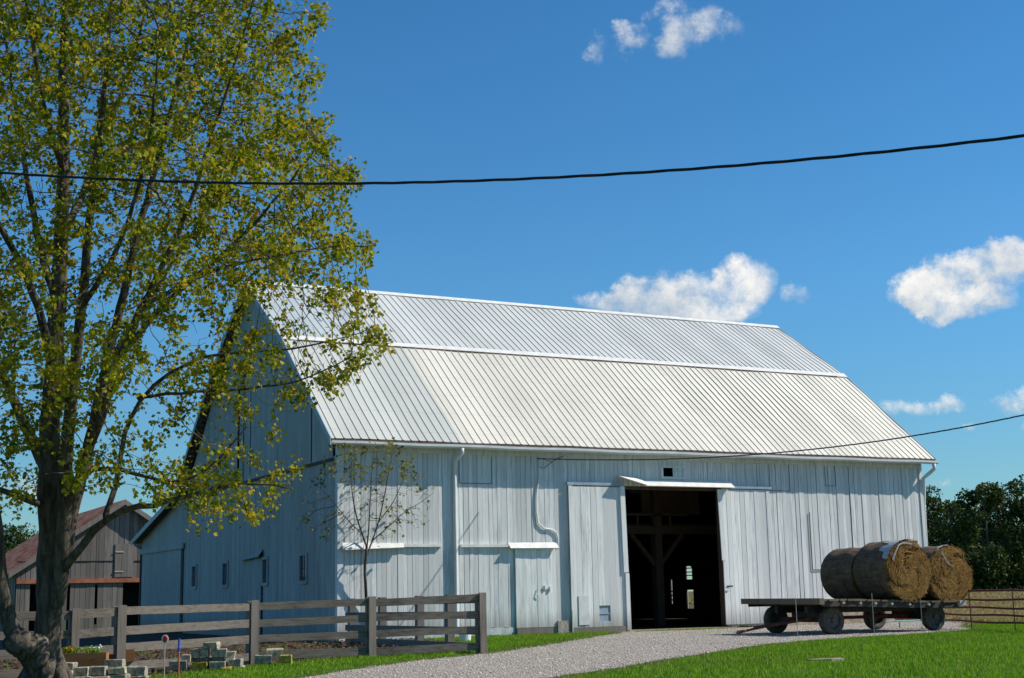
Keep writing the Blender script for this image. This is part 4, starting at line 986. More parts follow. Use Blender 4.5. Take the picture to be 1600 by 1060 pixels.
for i in tipn:
    q = pos[i]; cl = math.sin(q[0] * 4.1 + 1.7 * math.sin(q[2] * 2.3)) + math.sin(q[2] * 4.9 + 1.3 * math.sin(q[1] * 2.9)) + math.sin(q[1] * 3.3 + q[0])
    if random.random() > .58 + .46 * cl: continue
    k = rng.poisson(11.5 if cnt[i] <= 2 else 4.5)
    u_, v_ = 0, 0
    for _ in range(k): sp.append(pos[i] + rng.normal(0, .062, 3) - np.array([0, 0, .03]))
leaves_mesh('crown', np.array(sp), .070, M['leaf'], tree)
print('tree nodes', len(pos), 'leaves', len(sp))

# sapling
SD = 35.0
sl_ = [(None, [(576, 1000, 0), (574, 960, 0), (572, 930, 0), (571, 905, 0), (569, 885, 0), (573, 868, 0), (573, 855, 0)], .05, .035),
       (0, [(573, 855, 0), (566, 835, 0), (556, 805, 0), (550, 770, 0), (548, 735, .1), (552, 700, .1)], .025, .006),
       (0, [(573, 868, 0), (582, 845, .2), (592, 815, .3), (600, 780, .4), (606, 745, .4), (612, 715, .4)], .024, .006),
       (0, [(573, 858, 0), (576, 830, -.3), (578, 790, -.4), (580, 750, -.5), (585, 700, -.5)], .02, .006),
       (1, [(566, 835, 0), (545, 815, -.2), (525, 790, -.2), (508, 768, -.3), (490, 755, -.3)], .016, .005),
       (2, [(582, 845, .2), (605, 825, -.1), (632, 800, -.2), (658, 785, -.2), (678, 770, -.3)], .016, .005),
       (2, [(592, 815, .3), (615, 785, .2), (628, 755, .2), (634, 728, .2)], .014, .005)]
seeds = []; gr = []; li = []
for (pl, pts, r0, r1) in sl_:
    L = [np.array(atd(u, v, SD + dd)) for u, v, dd in pts]; seg = [L[0]]
    for a, b_ in zip(L, L[1:]):
        k = max(1, int(np.linalg.norm(b_ - a) / .12))
        for i in range(1, k + 1): seg.append(a + (b_ - a) * i / k)
    arr = np.array(seg)
    for _ in range(2): arr[1:-1] = (arr[:-2] + 2 * arr[1:-1] + arr[2:]) / 4
    st0 = len(seeds)
    if pl is None: p0 = -1
    else:
        s0, s1 = li[pl]; c = np.array([seeds[i][0] for i in range(s0, s1)]); p0 = s0 + int(np.linalg.norm(c - arr[0], axis=1).argmin())
    for i, p in enumerate(arr): seeds.append((p, p0 if i == 0 else st0 + i - 1)); gr.append(r0 + (r1 - r0) * i / (len(arr) - 1))
    li.append((st0, len(seeds)))
at_ = []
while len(at_) < 420:
    th = random.uniform(-1.45, 1.35); r = random.uniform(.25, 1.0); u = 573 + math.sin(th) * 112 * r; v = 868 - math.cos(th) * 185 * r - 15 * r
    if v < 688 or v > 850 or (abs(th) > 1.1 and r < .5): continue
    at_.append(atd(u, v, SD + random.uniform(-.9, .9)))
ps_, pr_ = grow(seeds, at_, 1.6, .09, .09, 70, (0, 0, .12), .10)
rd, ct = radii(ps_, pr_, .0038, 2.4); rd = np.minimum(rd, .012); rd[:len(gr)] = gr
sap = empty('young_tree', tuple(seeds[0][0])); tag(sap, 'thin nearly bare young tree standing in front of the white barn wall', 'tree')
mb = MB(); skeleton_mesh(mb, ps_, pr_, rd); mb.build('trunk', M['bark'], sap, True)
tp = np.where(ct <= 2)[0]; sp = []
for i in tp:
    top_ = ps_[i][2] > 3.9
    for _ in range(rng.poisson(.35 if not top_ else 1.4)): sp.append(ps_[i] + rng.normal(0, .05, 3))
leaves_mesh('crown', np.array(sp), .085, M['leaf2'], sap, .9)

# ------------------------------------------------------------------ far woods
def far_tree(u, D, h, wd, label, group):
    b = atd(u, 930, D); b[2] = 0; e = empty('woodland_tree', tuple(b)); tag(e, label, 'tree', group)
    mb = MB(); mb.tube([b, b + np.array([.1, 0, h * .3]), b + np.array([.3, .1, h * .6]), b + np.array([0, 0, h * .85])], [h * .022, h * .018, h * .012, .05], 6)
    for k in range(5):
        a = random.uniform(0, 6.28); mb.tube([b + np.array([.1, 0, h * (.25 + .1 * k)]), b + np.array([math.cos(a) * wd * .3, math.sin(a) * wd * .3, h * (.4 + .1 * k)])], [h * .01, .04], 5)
    mb.build('trunk', M['bark'], e)
    cs = []
    for k in range(34):
        t = random.uniform(.05, 1); rr = wd / 2 * math.sqrt(max(.05, 1 - ((t - .45) / .62) ** 2)); a = random.uniform(0, 6.28); q = rr * random.uniform(.3, .95)
        cs.append((b + np.array([math.cos(a) * q, math.sin(a) * q, h * t * .96]), random.uniform(.12, .24) * wd * (1.1 - .4 * t)))
    C_ = []
    for c, r in cs:
        n = 210; d = rng.normal(0, 1, (n, 3)); d /= np.linalg.norm(d, axis=1)[:, None]; C_.append(c + d * (r * rng.uniform(.55, 1.1, n) ** .7)[:, None])
    C_ = np.concatenate(C_); C_ = C_[C_[:, 2] > .4]; n = len(C_)
    a = rng.normal(0, 1, (n, 3)); a /= np.linalg.norm(a, axis=1)[:, None]; c2 = np.cross(a, rng.normal(0, 1, (n, 3))); c2 /= np.linalg.norm(c2, axis=1)[:, None]
    s = (rng.uniform(.5, 1.2, n) * .017 * h)[:, None]
    P = np.stack([C_ - a * s, C_ + c2 * s * .7, C_ + a * s, C_ - c2 * s * .7], 1)
    npmesh('crown', P.reshape(-1, 3), np.arange(n * 4).reshape(-1, 4), 4, M['farleaf'], e)
wl = [(1395, 205, 13.5, 9, 'dark green woodland tree hidden mostly behind the right barn corner'), (1462, 200, 14.6, 10, 'dark woodland tree rising just right of the barn corner'),
      (1500, 215, 14.0, 9, 'lower dark tree in the dip of the wood line right of the barn'), (1548, 198, 15.6, 10, 'tall dark woodland tree behind the end of the hay wagon'),
      (1592, 205, 15.8, 11, 'dark woodland tree at the right edge of the picture'), (1650, 200, 15.5, 11, 'dark woodland tree beyond the right edge'),
      (1480, 225, 13.5, 12, 'dark back-row woodland tree right of the barn corner'), (1570, 228, 14.5, 12, 'dark back-row woodland tree above the red gate'), (1720, 205, 15, 12, 'dark woodland tree far to the right of the gate'), (1520, 230, 13.5, 12, 'dark back-row woodland tree above the last hay bale')]
for (u, D, h, wd, lb) in wl: far_tree(u, D, h, wd, lb, 'trees of the far wood on the right')
n = 26000; uu = rng.uniform(1380, 1800, n); Dd = rng.uniform(195, 235, n)
C_ = np.array([atd(a, 920, b_) for a, b_ in zip(uu, Dd)]); C_[:, 2] = np.abs(rng.normal(0, 2.6, n)) + .1
a = rng.normal(0, 1, (n, 3)); a /= np.linalg.norm(a, axis=1)[:, None]; c2 = np.cross(a, rng.normal(0, 1, (n, 3))); c2 /= np.linalg.norm(c2, axis=1)[:, None]; s = .32
P = np.stack([C_ - a * s, C_ + c2 * s * .7, C_ + a * s, C_ - c2 * s * .7], 1)
tag(npmesh('undergrowth', P.reshape(-1, 3), np.arange(n * 4).reshape(-1, 4), 4, M['farleaf']), 'dark undergrowth at the foot of the far wood behind the field', 'undergrowth', kind='stuff')
for (u, D, h, wd, lb) in [(20, 150, 9.2, 8, 'dark green tree left of the old grey barn roof'), (48, 158, 9.0, 8, 'green tree just above the rusty barn roof edge'), (-25, 150, 9.4, 9, 'dark green tree at the left edge of the picture'), (85, 165, 8.5, 9, 'green tree mostly hidden behind the maple trunk')]:
    far_tree(u, D, h, wd, lb, 'far trees behind the old barn')

# ------------------------------------------------------------------ hay wagon
WX0, WX1, WY0, WY1 = 8.72, 13.0, -7.75, -5.0       # deck
wg = empty('hay_wagon', (11, -6.5, 0)); tag(wg, 'low wooden farm wagon with rubber tyres carrying round hay bales', 'wagon')
def dz(x): t = (x - WX0) / (WX1 - WX0); return .79 - .10 * sm((t - .05) / .8)
mb = MB(); x = WX0
while x < WX1 - .05:
    w = min(random.uniform(.17, .22), WX1 - x); j = random.uniform(-.05, .05); mb.box((x, WY0 - .05 + j, dz(x) - .02), (x + w - .012, WY1 + .05 + j * .6, dz(x) + .02 + random.uniform(0, .008))); x += w
mb.build('deck', M['deck'], wg)
mb = MB(); mb.hexa([(WX0 - .1, WY0 - .1, .70), (WX0 + .04, WY0 - .1, .70), (WX0 + .04, WY1 + .1, .72), (WX0 - .1, WY1 + .1, .72), (WX0 - .1, WY0 - .1, .84), (WX0 + .04, WY0 - .1, .84), (WX0 + .04, WY1 + .1, .85), (WX0 - .1, WY1 + .1, .85)]); mb.build('front_beam', M['deck'], wg)
mb = MB(); ns = 14
for Y in (WY0 - .02, WY1 - .02):
    for i in range(ns):
        a = WX0 + .05 + (WX1 - WX0 - .1) * i / ns; b_ = WX0 + .05 + (WX1 - WX0 - .1) * (i + 1) / ns
        mb.hexa([(a, Y, dz(a) - .14), (b_, Y, dz(b_) - .14), (b_, Y + .04, dz(b_) - .14), (a, Y + .04, dz(a) - .14), (a, Y, dz(a) - .025), (b_, Y, dz(b_) - .025), (b_, Y + .04, dz(b_) - .025), (a, Y + .04, dz(a) - .025)])
mb.build('side_rail', M['darkwood'], wg)
mb = MB()
for Y in (-7.1, -6.0): mb.bar((WX0 + .1, Y, .58), (WX1 - .1, Y, .56), .1, .16)
for X in np.arange(WX0 + .5, WX1, .6): mb.bar((X, WY0 + .1, dz(X) - .08), (X, WY1 - .1, dz(X) - .08), .07, .09)
mb.build('frame', M['darkmetal'], wg)
AX = (9.35, 12.5); WYS = (-7.35, -5.3)
for X in AX:
    mb = MB(); mb.bar((X, WYS[0] + .1, .34), (X, WYS[1] - .1, .34), .12, .12); mb.bar((X, -7.1, .45), (X, -6.0, .45), .14, .16); mb.build('axle', M['darkmetal'], wg)
mb = MB(); mb.bar((AX[0], -6.55, .36), (AX[1], -6.55, .36), .08, .08); mb.build('reach_pole', M['rust'], wg)
mb = MB(); mb.bar((AX[0] - .1, -6.35, .36), (8.0, -6.2, .17), .08, .07); mb.bar((AX[0] - .1, -6.75, .36), (8.4, -6.25, .22), .06, .06); mb.bar((8.05, -6.2, .17), (7.6, -6.05, .07), .06, .05); mb.bar((7.75, -6.2, .12), (7.7, -5.95, .1), .05, .05)
mb.build('tongue', M['rust'], wg)
def wheel(x, y, out):
    c = V((x, y, .33)); Rr, wd = .335, .2; prof = [(-wd/2, .2), (-wd/2, .29), (-wd*.36, .325), (-wd*.15, Rr), (wd*.15, Rr), (wd*.36, .325), (wd/2, .29), (wd/2, .2), (wd*.3, .185), (-wd*.3, .185)]
    n = 32; vs = []
    for i in range(n):
        th = 2 * math.pi * i / n
        for j, (a, r) in enumerate(prof):
            rr = r - (.012 if (i % 2 and j in (3, 4)) else 0); vs.append(c + V((rr * math.cos(th), a, rr * math.sin(th))))
    k = len(prof); mb = MB(); mb.add(vs, [(i*k+j, ((i+1) % n)*k+j, ((i+1) % n)*k+(j+1) % k, i*k+(j+1) % k) for i in range(n) for j in range(k)])
    w_ = mb.build('wheel', M['rubber'], wg, True)
    mb = MB(); mb.tube([c + V((0, out * .03, 0)), c + V((0, out * .05, 0))], .187, 24); mb.tube([c + V((0, out * .05, 0)), c + V((0, out * .1, 0))], [.075, .055], 14)
    for k_ in range(5):
        a = k_ * 1.2566; q = c + V((.11 * math.cos(a), out * .05, .11 * math.sin(a))); mb.tube([q, q + V((0, out * .02, 0))], .014, 6)
    mb.build('rim', M['rim'], w_)
for X in AX:
    wheel(X, WYS[0], -1); wheel(X, WYS[1], 1)
mb = MB()
for X in (9.35, 9.85, 10.3, 10.8, 11.35, 11.95): mb.tube([(X, WY0 - .085, dz(X) - .06), (X, WY0 - .02, dz(X) - .06)], .028, 8)
mb.build_each('deck_marker', M['rod'], wg)  # pale round markers along the near deck edge
mb = MB(); mb.tube([(8.9, -7.2, .62), (9.0, -7.3, .45), (9.12, -7.35, .4), (9.22, -7.3, .47), (9.25, -7.2, .62)], .012, 6); mb.build('hose', M['black'], wg)
mb = MB(); mb.box((WX1 - .1, WY0 - .12, dz(WX1) - .1), (WX1 + .1, WY0 + .1, dz(WX1) + .02)); mb.build('rear_beam_end', M['rod'], wg)

# hay bales
def haymat(name, cols, face):
    m, nt, b = mat(name)
    if face:
        sx = N(nt, 'ShaderNodeSeparateXYZ'); nt.links.new(coords(nt), sx.inputs[0])
        r = mth(nt, 'SQRT', mth(nt, 'ADD', mth(nt, 'MULTIPLY', sx.outputs[0], sx.outputs[0]), mth(nt, 'MULTIPLY', sx.outputs[2], sx.outputs[2])))
        an = mth(nt, 'ARCTAN2', sx.outputs[2], sx.outputs[0])
        cb = N(nt, 'ShaderNodeCombineXYZ'); nt.links.new(mth(nt, 'MULTIPLY', r, 38.), cb.inputs[0]); nt.links.new(mth(nt, 'MULTIPLY', an, 1.6), cb.inputs[1]); nt.links.new(mth(nt, 'MULTIPLY', sx.outputs[1], 6.), cb.inputs[2])
        n1 = noise(nt, cb.outputs[0], 1., 6, .7, .8); n2_ = noise(nt, coords(nt), 7., 5, .7)
        f = mth(nt, 'ADD', mth(nt, 'MULTIPLY', n1, .6), mth(nt, 'MULTIPLY', n2_, .4))
    else:
        n1 = noise(nt, coords(nt, (6, 1.4, 6)), 2., 6, .7, .4); n2_ = noise(nt, coords(nt, (1, 30, 1)), 1.2, 4, .7)
        f = mth(nt, 'ADD', mth(nt, 'MULTIPLY', n1, .6), mth(nt, 'MULTIPLY', n2_, .4))
    c = mix(nt, ramp(nt, f, .36, .6), cols[0], cols[1]); c = mix(nt, ramp(nt, f, .56, .70), c, cols[2])
    nt.links.new(c, b.inputs['Base Color']); b.inputs['Roughness'].default_value = .95; bump(nt, b, f, 1., .06)
    return m
M['hayface'] = haymat('hay_end', [(.05, .022, .008), (.26, .13, .035), (.48, .31, .11)], True)
M['hayside'] = haymat('net_wrapped_hay', [(.07, .045, .028), (.17, .12, .08), (.27, .21, .155)], False)
M['straw'] = leafmat('straw_strands', [(.09, .035, .008), (.27, .125, .028), (.52, .30, .09)], .1, (0, .5, 1))
def bale(x, yf, z, r, Lb, label, strands=5200):
    e = empty('hay_bale', (x, yf, z)); tag(e, label, 'hay bale', 'round hay bales on the wagon'); n = 64; rings = 14
    ctr = V((x, yf, z))
    vs = []; mb = MB()
    for j in range(rings + 1):
        t = j / rings; y = yf + .03 + t * (Lb - .06)
        for i in range(n):
            th = 2 * math.pi * i / n; rr = r * (1 + .012 * math.sin(th * 5 + j * .8) + random.uniform(-.007, .007)) - (.03 if j in (0, rings) else 0) - .025 * max(0, -math.sin(th)) ** 6
            vs.append((x + rr * math.cos(th), y, z + rr * math.sin(th)))
    mb.add(vs, [(j*n+i, j*n+(i+1) % n, (j+1)*n+(i+1) % n, (j+1)*n+i) for j in range(rings) for i in range(n)])
    mb.build('wrapped_side', M['hayside'], e, True)
    for sgn, y0 in ((-1, yf + .03), (1, yf + Lb - .03)):
        vs = []; mb = MB(); kr = 26
        for j in range(kr + 1):
            rj = (r - .028) * j / kr
            for i in range(n):
                th = 2 * math.pi * i / n; bulge = .06 * (1 - (j / kr) ** 2) if j < kr else 0; g_ = 0 if j == kr else .022 * math.sin(rj * 62 + th * 1.0 + 1.2 * math.sin(th * 3)) + random.uniform(-.014, .014)
                if j < 3: g_ -= .06
                vs.append((x + rj * math.cos(th) * (1 if j else 0), y0 + sgn * (bulge + g_), z + rj * math.sin(th)))
        mb.add(vs, [((j*n+i, j*n+(i+1) % n, (j+1)*n+(i+1) % n, (j+1)*n+i) if sgn < 0 else (j*n+i, (j+1)*n+i, (j+1)*n+(i+1) % n, j*n+(i+1) % n)) for j in range(kr) for i in range(n)])
        mb.build('hay_end', M['hayface'], e)
    # loose strands on the near end and rim
    m_ = strands; rj = (r - .02) * np.sqrt(rng.random(m_)); th = rng.uniform(0, 6.283, m_); ln = rng.uniform(.05, .22, m_); dth = rng.normal(0, .85, m_)
    kp = (np.sin(rj * 11 + th * 2) + np.sin(th * 5 + rj * 17 + x)) < rng.normal(.7, .6, m_); rj = rj[kp]; th = th[kp]; ln = ln[kp]; dth = dth[kp]; m_ = len(rj)
    cx = x + rj * np.cos(th); cz = z + rj * np.sin(th); tx = -np.sin(th + dth); tz = np.cos(th + dth)
    y0 = yf + .03 - .06 * (1 - (rj / r) ** 2) - rng.uniform(.0, .045, m_); w = .003
    nx, nz = -tz * w, tx * w; dy = rng.normal(0, .02, m_)
    P = np.stack([np.stack([cx - tx*ln/2 - nx, y0, cz - tz*ln/2 - nz], 1), np.stack([cx - tx*ln/2 + nx, y0, cz - tz*ln/2 + nz], 1), np.stack([cx + tx*ln/2 + nx, y0 + dy, cz + tz*ln/2 + nz], 1), np.stack([cx + tx*ln/2 - nx, y0 + dy, cz + tz*ln/2 - nz], 1)], 1)
    npmesh('loose_straw', P.reshape(-1, 3), np.arange(m_ * 4).reshape(-1, 4), 4, M['straw'], e)
    return e
BR = .71
def bx_(u, v, yf): return onY(u, v, yf)
c2_ = bx_(1416, 897, -7.75)
print('bale2', c2_)
b2x = c2_[0]; zb = dz(b2x) + .02 + BR
bale(b2x, -7.85, zb, BR, 1.2, 'front middle round hay bale with torn white net on its top edge')
bale(b2x - .05, -6.62, zb - .06, BR - .055, 1.2, 'round hay bale behind the front middle one, showing only its dark wrapped side', 300)
b3x = b2x + 1.47
e3 = bale(b3x, -7.7, dz(13) + .02 + BR - .11, BR, 1.2, 'round hay bale at the rear right end of the wagon beside the field')
# torn net wrap draped over the shoulder of the front bale
def net(x, yf, z, r, th0, th1, y1, parent, seed=0):
    rr = random.Random(seed); mb = MB(); n = 22; k = 7; vs = []
    for i in range(n + 1):
        th = th0 + (th1 - th0) * i / n; ext = y1 * (.6 + .4 * math.sin(i * .9) * .6 + rr.uniform(-.12, .12)) * math.sin(math.pi * (i + .6) / (n + 1.2)) ** .5
        for j in range(k + 1):
            y = yf - .015 + ext * j / k; q = r + .012 + rr.uniform(0, .012); vs.append((x + q * math.cos(th), y, z + q * math.sin(th)))
    mb.add(vs, [(i*(k+1)+j, (i+1)*(k+1)+j, (i+1)*(k+1)+j+1, i*(k+1)+j+1) for i in range(n) for j in range(k)]); return mb.build('torn_net_wrap', M['net'], parent, True)
E2 = [o for o in COL.objects if o.name == 'hay_bale'][0]
net(b2x, -7.85, zb, BR, 1.35, 2.75, .62, E2, 1); net(b3x, -7.7, dz(13) + .02 + BR - .11, BR, 1.2, 2.2, .2, e3, 4)
for (e, x_, yf_, z_, pts) in ((E2, b2x, -7.85, zb, [(.1, .62), (-.12, .66), (-.3, .6), (-.42, .45), (-.52, .25)]), (e3, b3x, -7.7, dz(13) + .02 + BR - .11, [(-.3, .55), (-.22, .42), (-.1, .3), (.05, .18), (.12, .05)])):
    for k in range(5):
        mb = MB(); mb.tube([(x_ + a + random.uniform(-.03, .03), yf_ - .05, z_ + c + random.uniform(-.03, .03)) for a, c in pts], .007, 4); mb.build('net_strand', M['net'], e)

# ------------------------------------------------------------------ red gate at the field
g0 = onZ(1466, 987, 0); gA = atd(1466, 987, 36.0); gB = atd(1640, 989, 30.3); gA[2] = 0; gB[2] = 0; gA, gB = V(gA), V(gB)
gt = empty('field_gate', tuple((gA + gB) / 2)); tag(gt, 'rust red tubular metal gate in front of the brown field', 'gate')
for k, z in enumerate((.20, .36, .53, .72, .93)):
    mb = MB(); pts = [gA.lerp(gB, t / 12) + V((0, 0, z + .012 * math.sin(t * .8 + k * 2) * (1 if k < 4 else .3))) for t in range(13)]; mb.tube(pts, .025, 8); mb.build('rail', M['gate'], gt, True)
for t in (.02, .34, .73, .99):
    p = gA.lerp(gB, t); mb = MB(); mb.tube([p + V((0, 0, .02)), p + V((0, 0, .95))], .015, 6); mb.build('upright', M['gate'], gt)
tg = V(atd(1372, 975, 36)); tg2 = V(atd(1438, 972, 37)); tg.z = tg2.z = .18
mb = MB(); mb.tube([tg, tg2], .02, 6); mb.tube([tg.lerp(tg2, .5), tg.lerp(tg2, .5) - V((0, 0, .2))], .02, 6); tag(mb.build('pipe_rail', plain('teal_pipe_paint', (.12, .30, .30), .5)), 'low pale teal pipe rail seen beneath the wagon', 'pipe')
# thin rods in front of the wagon
for (u, v0, v1, D, lb) in ((1243, 934, 996, 31.2, 'thin pale rod standing in front of the wagon beside its front left tyre'), (1362, 927, 991, 31.4, 'thin pale rod standing in front of the middle of the wagon'), (1438, 935, 989, 31.8, 'thin pale rod standing beneath the front hay bale face')):
    a = V(atd(u, v0, D)); b_ = V(a); b_.z = 0; mb = MB(); mb.tube([b_, a], .0075, 6); tag(mb.build('marker_rod', M['rod']), lb, 'rod', 'thin rods in front of the wagon')
# stone slab in the lawn
c = onZ(1291, 1034); mb = MB(); 
q = [(c[0] + dx, c[1] + dy) for dx, dy in ((-.32, -.1), (-.1, -.24), (.25, -.12), (.36, .1), (.1, .22), (-.25, .15))]
mb.add([(x, y, -.02) for x, y in q] + [(x, y, .03 + random.uniform(0, .02)) for x, y in q], [tuple(range(6, 12))] + [(i, (i+1) % 6, (i+1) % 6 + 6, i + 6) for i in range(6)]); tag(mb.build('stepping_stone', M['stone']), 'flat tan stone lying in the lawn at lower right', 'stone')

# ------------------------------------------------------------------ power lines
def cable(name, pts, r, lay, m, label, strands=3, root=None, samples=400):
    P = np.array(pts); L = np.concatenate([[0], np.cumsum(np.linalg.norm(np.diff(P, axis=0), axis=1))])
    co = [np.polyfit(L, P[:, k], 2) for k in range(3)]
    t = np.linspace(0, L[-1], samples); Q = np.stack([np.polyval(c, t) for c in co], 1); mb = MB()
    for s_ in range(strands):
        ph = s_ * 2 * math.pi / strands; a = 2 * math.pi * t / lay + ph; off = r * .95 if strands > 1 else 0
        d = (Q[-1] - Q[0]) / np.linalg.norm(Q[-1] - Q[0]); e1 = np.cross(d, (0, 0, 1)); e1 /= np.linalg.norm(e1); e2 = np.cross(e1, d)
        mb.tube(Q + off * (np.cos(a)[:, None] * e1 + np.sin(a)[:, None] * e2), r, 6)
    return tag(mb.build(name, m, None, True), label, 'cable')
cable('power_cable', [atd(u, v, 15.3 - 4.0 * (u / 1600)) for u, v in ((-120, 261), (0, 270), (200, 281), (400, 286), (540, 287), (700, 284), (860, 278), (1000, 270), (1200, 256), (1400, 237), (1600, 212), (1700, 198))], .0078, 1.3, M['black'], 'thick twisted black power cable crossing the whole sky in front of the maple')
sv = [(842, 714), (942, 720.5), (1034, 721), (1101, 716.5), (1232, 705), (1343, 692.5), (1429, 679), (1472, 673), (1594, 650), (1720, 622)]
cable('service_cable', [atd(u, v, 37.4 - 9.5 * ((u - 842) / 758)) for u, v in sv], .008, .9, M['thinwire'], 'thinner service cable running from the barn wall out to the right edge')
mb = MB(); mb.tube([onY(842, 716, -.1), onY(862, 722, -.25), onY(882, 712, -.15), onY(868, 718, -.08), onY(850, 732, -.07), onY(843, 730, -.06)], .008, 5); mb.build('drip_loop', M['thinwire'], barn)

# ------------------------------------------------------------------ blocks, planter, markers
def block(u0, v0, u1, v1, D, m, label, group, split_=True, yaw=None, broken=False):
    c = V(atd((u0 + u1) / 2, (v0 + v1) / 2, D)); w = (u1 - u0) / F * D; h = (v1 - v0) / F * D; dp = .2; mb = MB()
    yaw = random.uniform(-.12, .12) if yaw is None else yaw
    e1 = V((R[0][0], R[0][1], 0)).normalized(); a = Matrix.Rotation(yaw, 3, 'Z'); e1 = a @ e1; e2 = V((-e1.y, e1.x, 0)); ch = .012
    def pt(a_, b_, z): return c + e1 * a_ + e2 * b_ + V((0, 0, z))
    halves = [(-w/2, -.004), (.004, w/2)] if split_ else [(-w/2, w/2)]
    for (x0, x1) in halves:
        o = [pt(x0, 0, -h/2), pt(x1, 0, -h/2), pt(x1, dp, -h/2), pt(x0, dp, -h/2), pt(x0 , 0, h/2 - ch), pt(x1, 0, h/2 - ch), pt(x1, dp, h/2 - ch), pt(x0, dp, h/2 - ch), pt(x0 + ch, ch, h/2), pt(x1 - ch, ch, h/2), pt(x1 - ch, dp - ch, h/2), pt(x0 + ch, dp - ch, h/2)]
        if not broken: o = [q + V((random.uniform(-.005, .005), random.uniform(-.006, .006), random.uniform(-.005, .005))) for q in o]
        if broken: o = [q + V((random.uniform(-.018, .018), random.uniform(-.018, .018), random.uniform(-.015, .015))) for q in o]
        mb.add(o, [(0,3,2,1),(0,1,5,4),(1,2,6,5),(2,3,7,6),(3,0,4,7),(4,5,9,8),(5,6,10,9),(6,7,11,10),(7,4,8,11),(8,9,10,11)])
    if split_: mb.hexa([pt(-.006, .012, -h/2 + .01), pt(.006, .012, -h/2 + .01), pt(.006, dp - .01, -h/2 + .01), pt(-.006, dp - .01, -h/2 + .01), pt(-.006, .012, h/2 - .015), pt(.006, .012, h/2 - .015), pt(.006, dp - .01, h/2 - .015), pt(-.006, dp - .01, h/2 - .015)])
    ob = mb.build('wall_block', m); tag(ob, label, 'concrete block', group); return ob
G1, G2, G3 = 'blocks stacked beside the maple trunk', 'blocks heaped at the middle of the fence', 'blocks in two small stacks at the fence post'
bk, bm, bt = M['block'], M['blockmoss'], M['blocktan']
for a in [
 (62, 1036, 86, 1049, 21.2, bm, 'yellow mossy block nearest the foot of the maple trunk', G1, False), (86, 1036, 114, 1048, 21.35, bk, 'pale grey block right of the mossy one at the tree foot', G1, False),
 (60, 1050, 82, 1064, 21.1, bk, 'grey block in the bottom row under the mossy block', G1, False), (83, 1049, 111, 1062, 21.15, bk, 'grey block in the bottom row below the pale block by the tree', G1, False),
 (115, 1043, 137, 1057, 21.3, bt, 'tan block with a yellowish stain below the left of the planter', G1, False), (138, 1042, 163, 1056, 21.35, bk, 'grey block below the right end of the planter', G1, False),
 (163, 1031, 191, 1042, 21.6, bk, 'grey block topmost beside the fence post right of the planter', G1, False), (169, 1043, 194, 1054, 21.45, bt, 'broken tan block under the topmost one by the fence post', G1, False),
 (196, 1042, 226, 1056, 21.6, bk, 'grey block right of the fence post, end of the tree-side row', G1), (198, 1057, 228, 1069, 21.55, bk, 'grey block under the end block of the tree-side row', G1),
 (113, 1058, 140, 1070, 21.2, bk, 'low grey block at the lower picture edge below the planter', G1, False), (142, 1058, 168, 1070, 21.25, bt, 'low tan block at the lower picture edge beside the fence post', G1, False), (170, 1055, 196, 1068, 21.4, bk, 'low grey block under the broken tan one', G1, False),
 (264, 1033, 291, 1047, 23.0, bk, 'grey block at the left end of the middle heap by the orange stake', G2, False), (283, 1023, 297, 1035, 23.1, bt, 'small tan block standing on the left end of the middle heap', G2, False),
 (299, 1014, 325, 1027, 23.2, bk, 'grey block left below the top of the middle heap', G2), (317, 1004, 339, 1014, 23.2, bt, 'pale rough block on the very top of the middle heap', G2, False),
 (331, 1014, 353, 1027, 23.2, bk, 'grey block right below the top of the middle heap', G2), (350, 1018, 366, 1030, 23.25, bt, 'rough tan block leaning right of the heap top', G2, False),
 (357, 1030, 376, 1041, 23.2, bk, 'grey block low on the right side of the middle heap', G2), (300, 1035, 323, 1047, 23.1, bm, 'bright yellow mossy block in the middle of the heap', G2), (329, 1034, 351, 1046, 23.1, bk, 'grey block right of the yellow mossy one in the heap', G2),
 (301, 1027.5, 350, 1034, 23.3, bk, 'long dark shaded block across the middle of the heap', G2, False), (300, 1047.5, 326, 1056, 23.2, bk, 'grey block under the yellow mossy one', G2, False), (328, 1046.5, 342, 1056, 23.2, bt, 'small tan block at the heap foot beside the yellow rock', G2, False),
 (343, 1043, 357, 1055, 23.0, bm, 'small yellow mossy rock at the foot of the middle heap', G2, False), (357, 1041.5, 379, 1053, 23.15, bt, 'broken tan block at the right foot of the middle heap', G2, False), (266, 1047.5, 296, 1056, 23.1, bk, 'low grey block under the left end of the middle heap', G2, False),
 (398, 1024, 424, 1036, 23.9, bk, 'grey block on the left small stack at the fence post', G3), (403, 1036.5, 421, 1042, 23.95, bt, 'thin broken tan piece inside the left small stack', G3, False), (402, 1042.5, 423, 1052, 23.9, bk, 'grey block at the bottom of the left small stack', G3),
 (415, 1014, 440, 1023.5, 24.0, bt, 'pale rough block bridging the two small stacks', G3, False), (436, 1024, 455, 1034.5, 23.9, bm, 'yellow stained block on the right small stack', G3), (437, 1035, 455, 1041, 23.95, bt, 'thin tan piece inside the right small stack', G3, False), (437, 1041.5, 455, 1051, 23.9, bt, 'tan block at the bottom of the right small stack', G3)]:
    block(*a, broken=('rough' in a[6] or 'broken' in a[6] or 'rock' in a[6]))
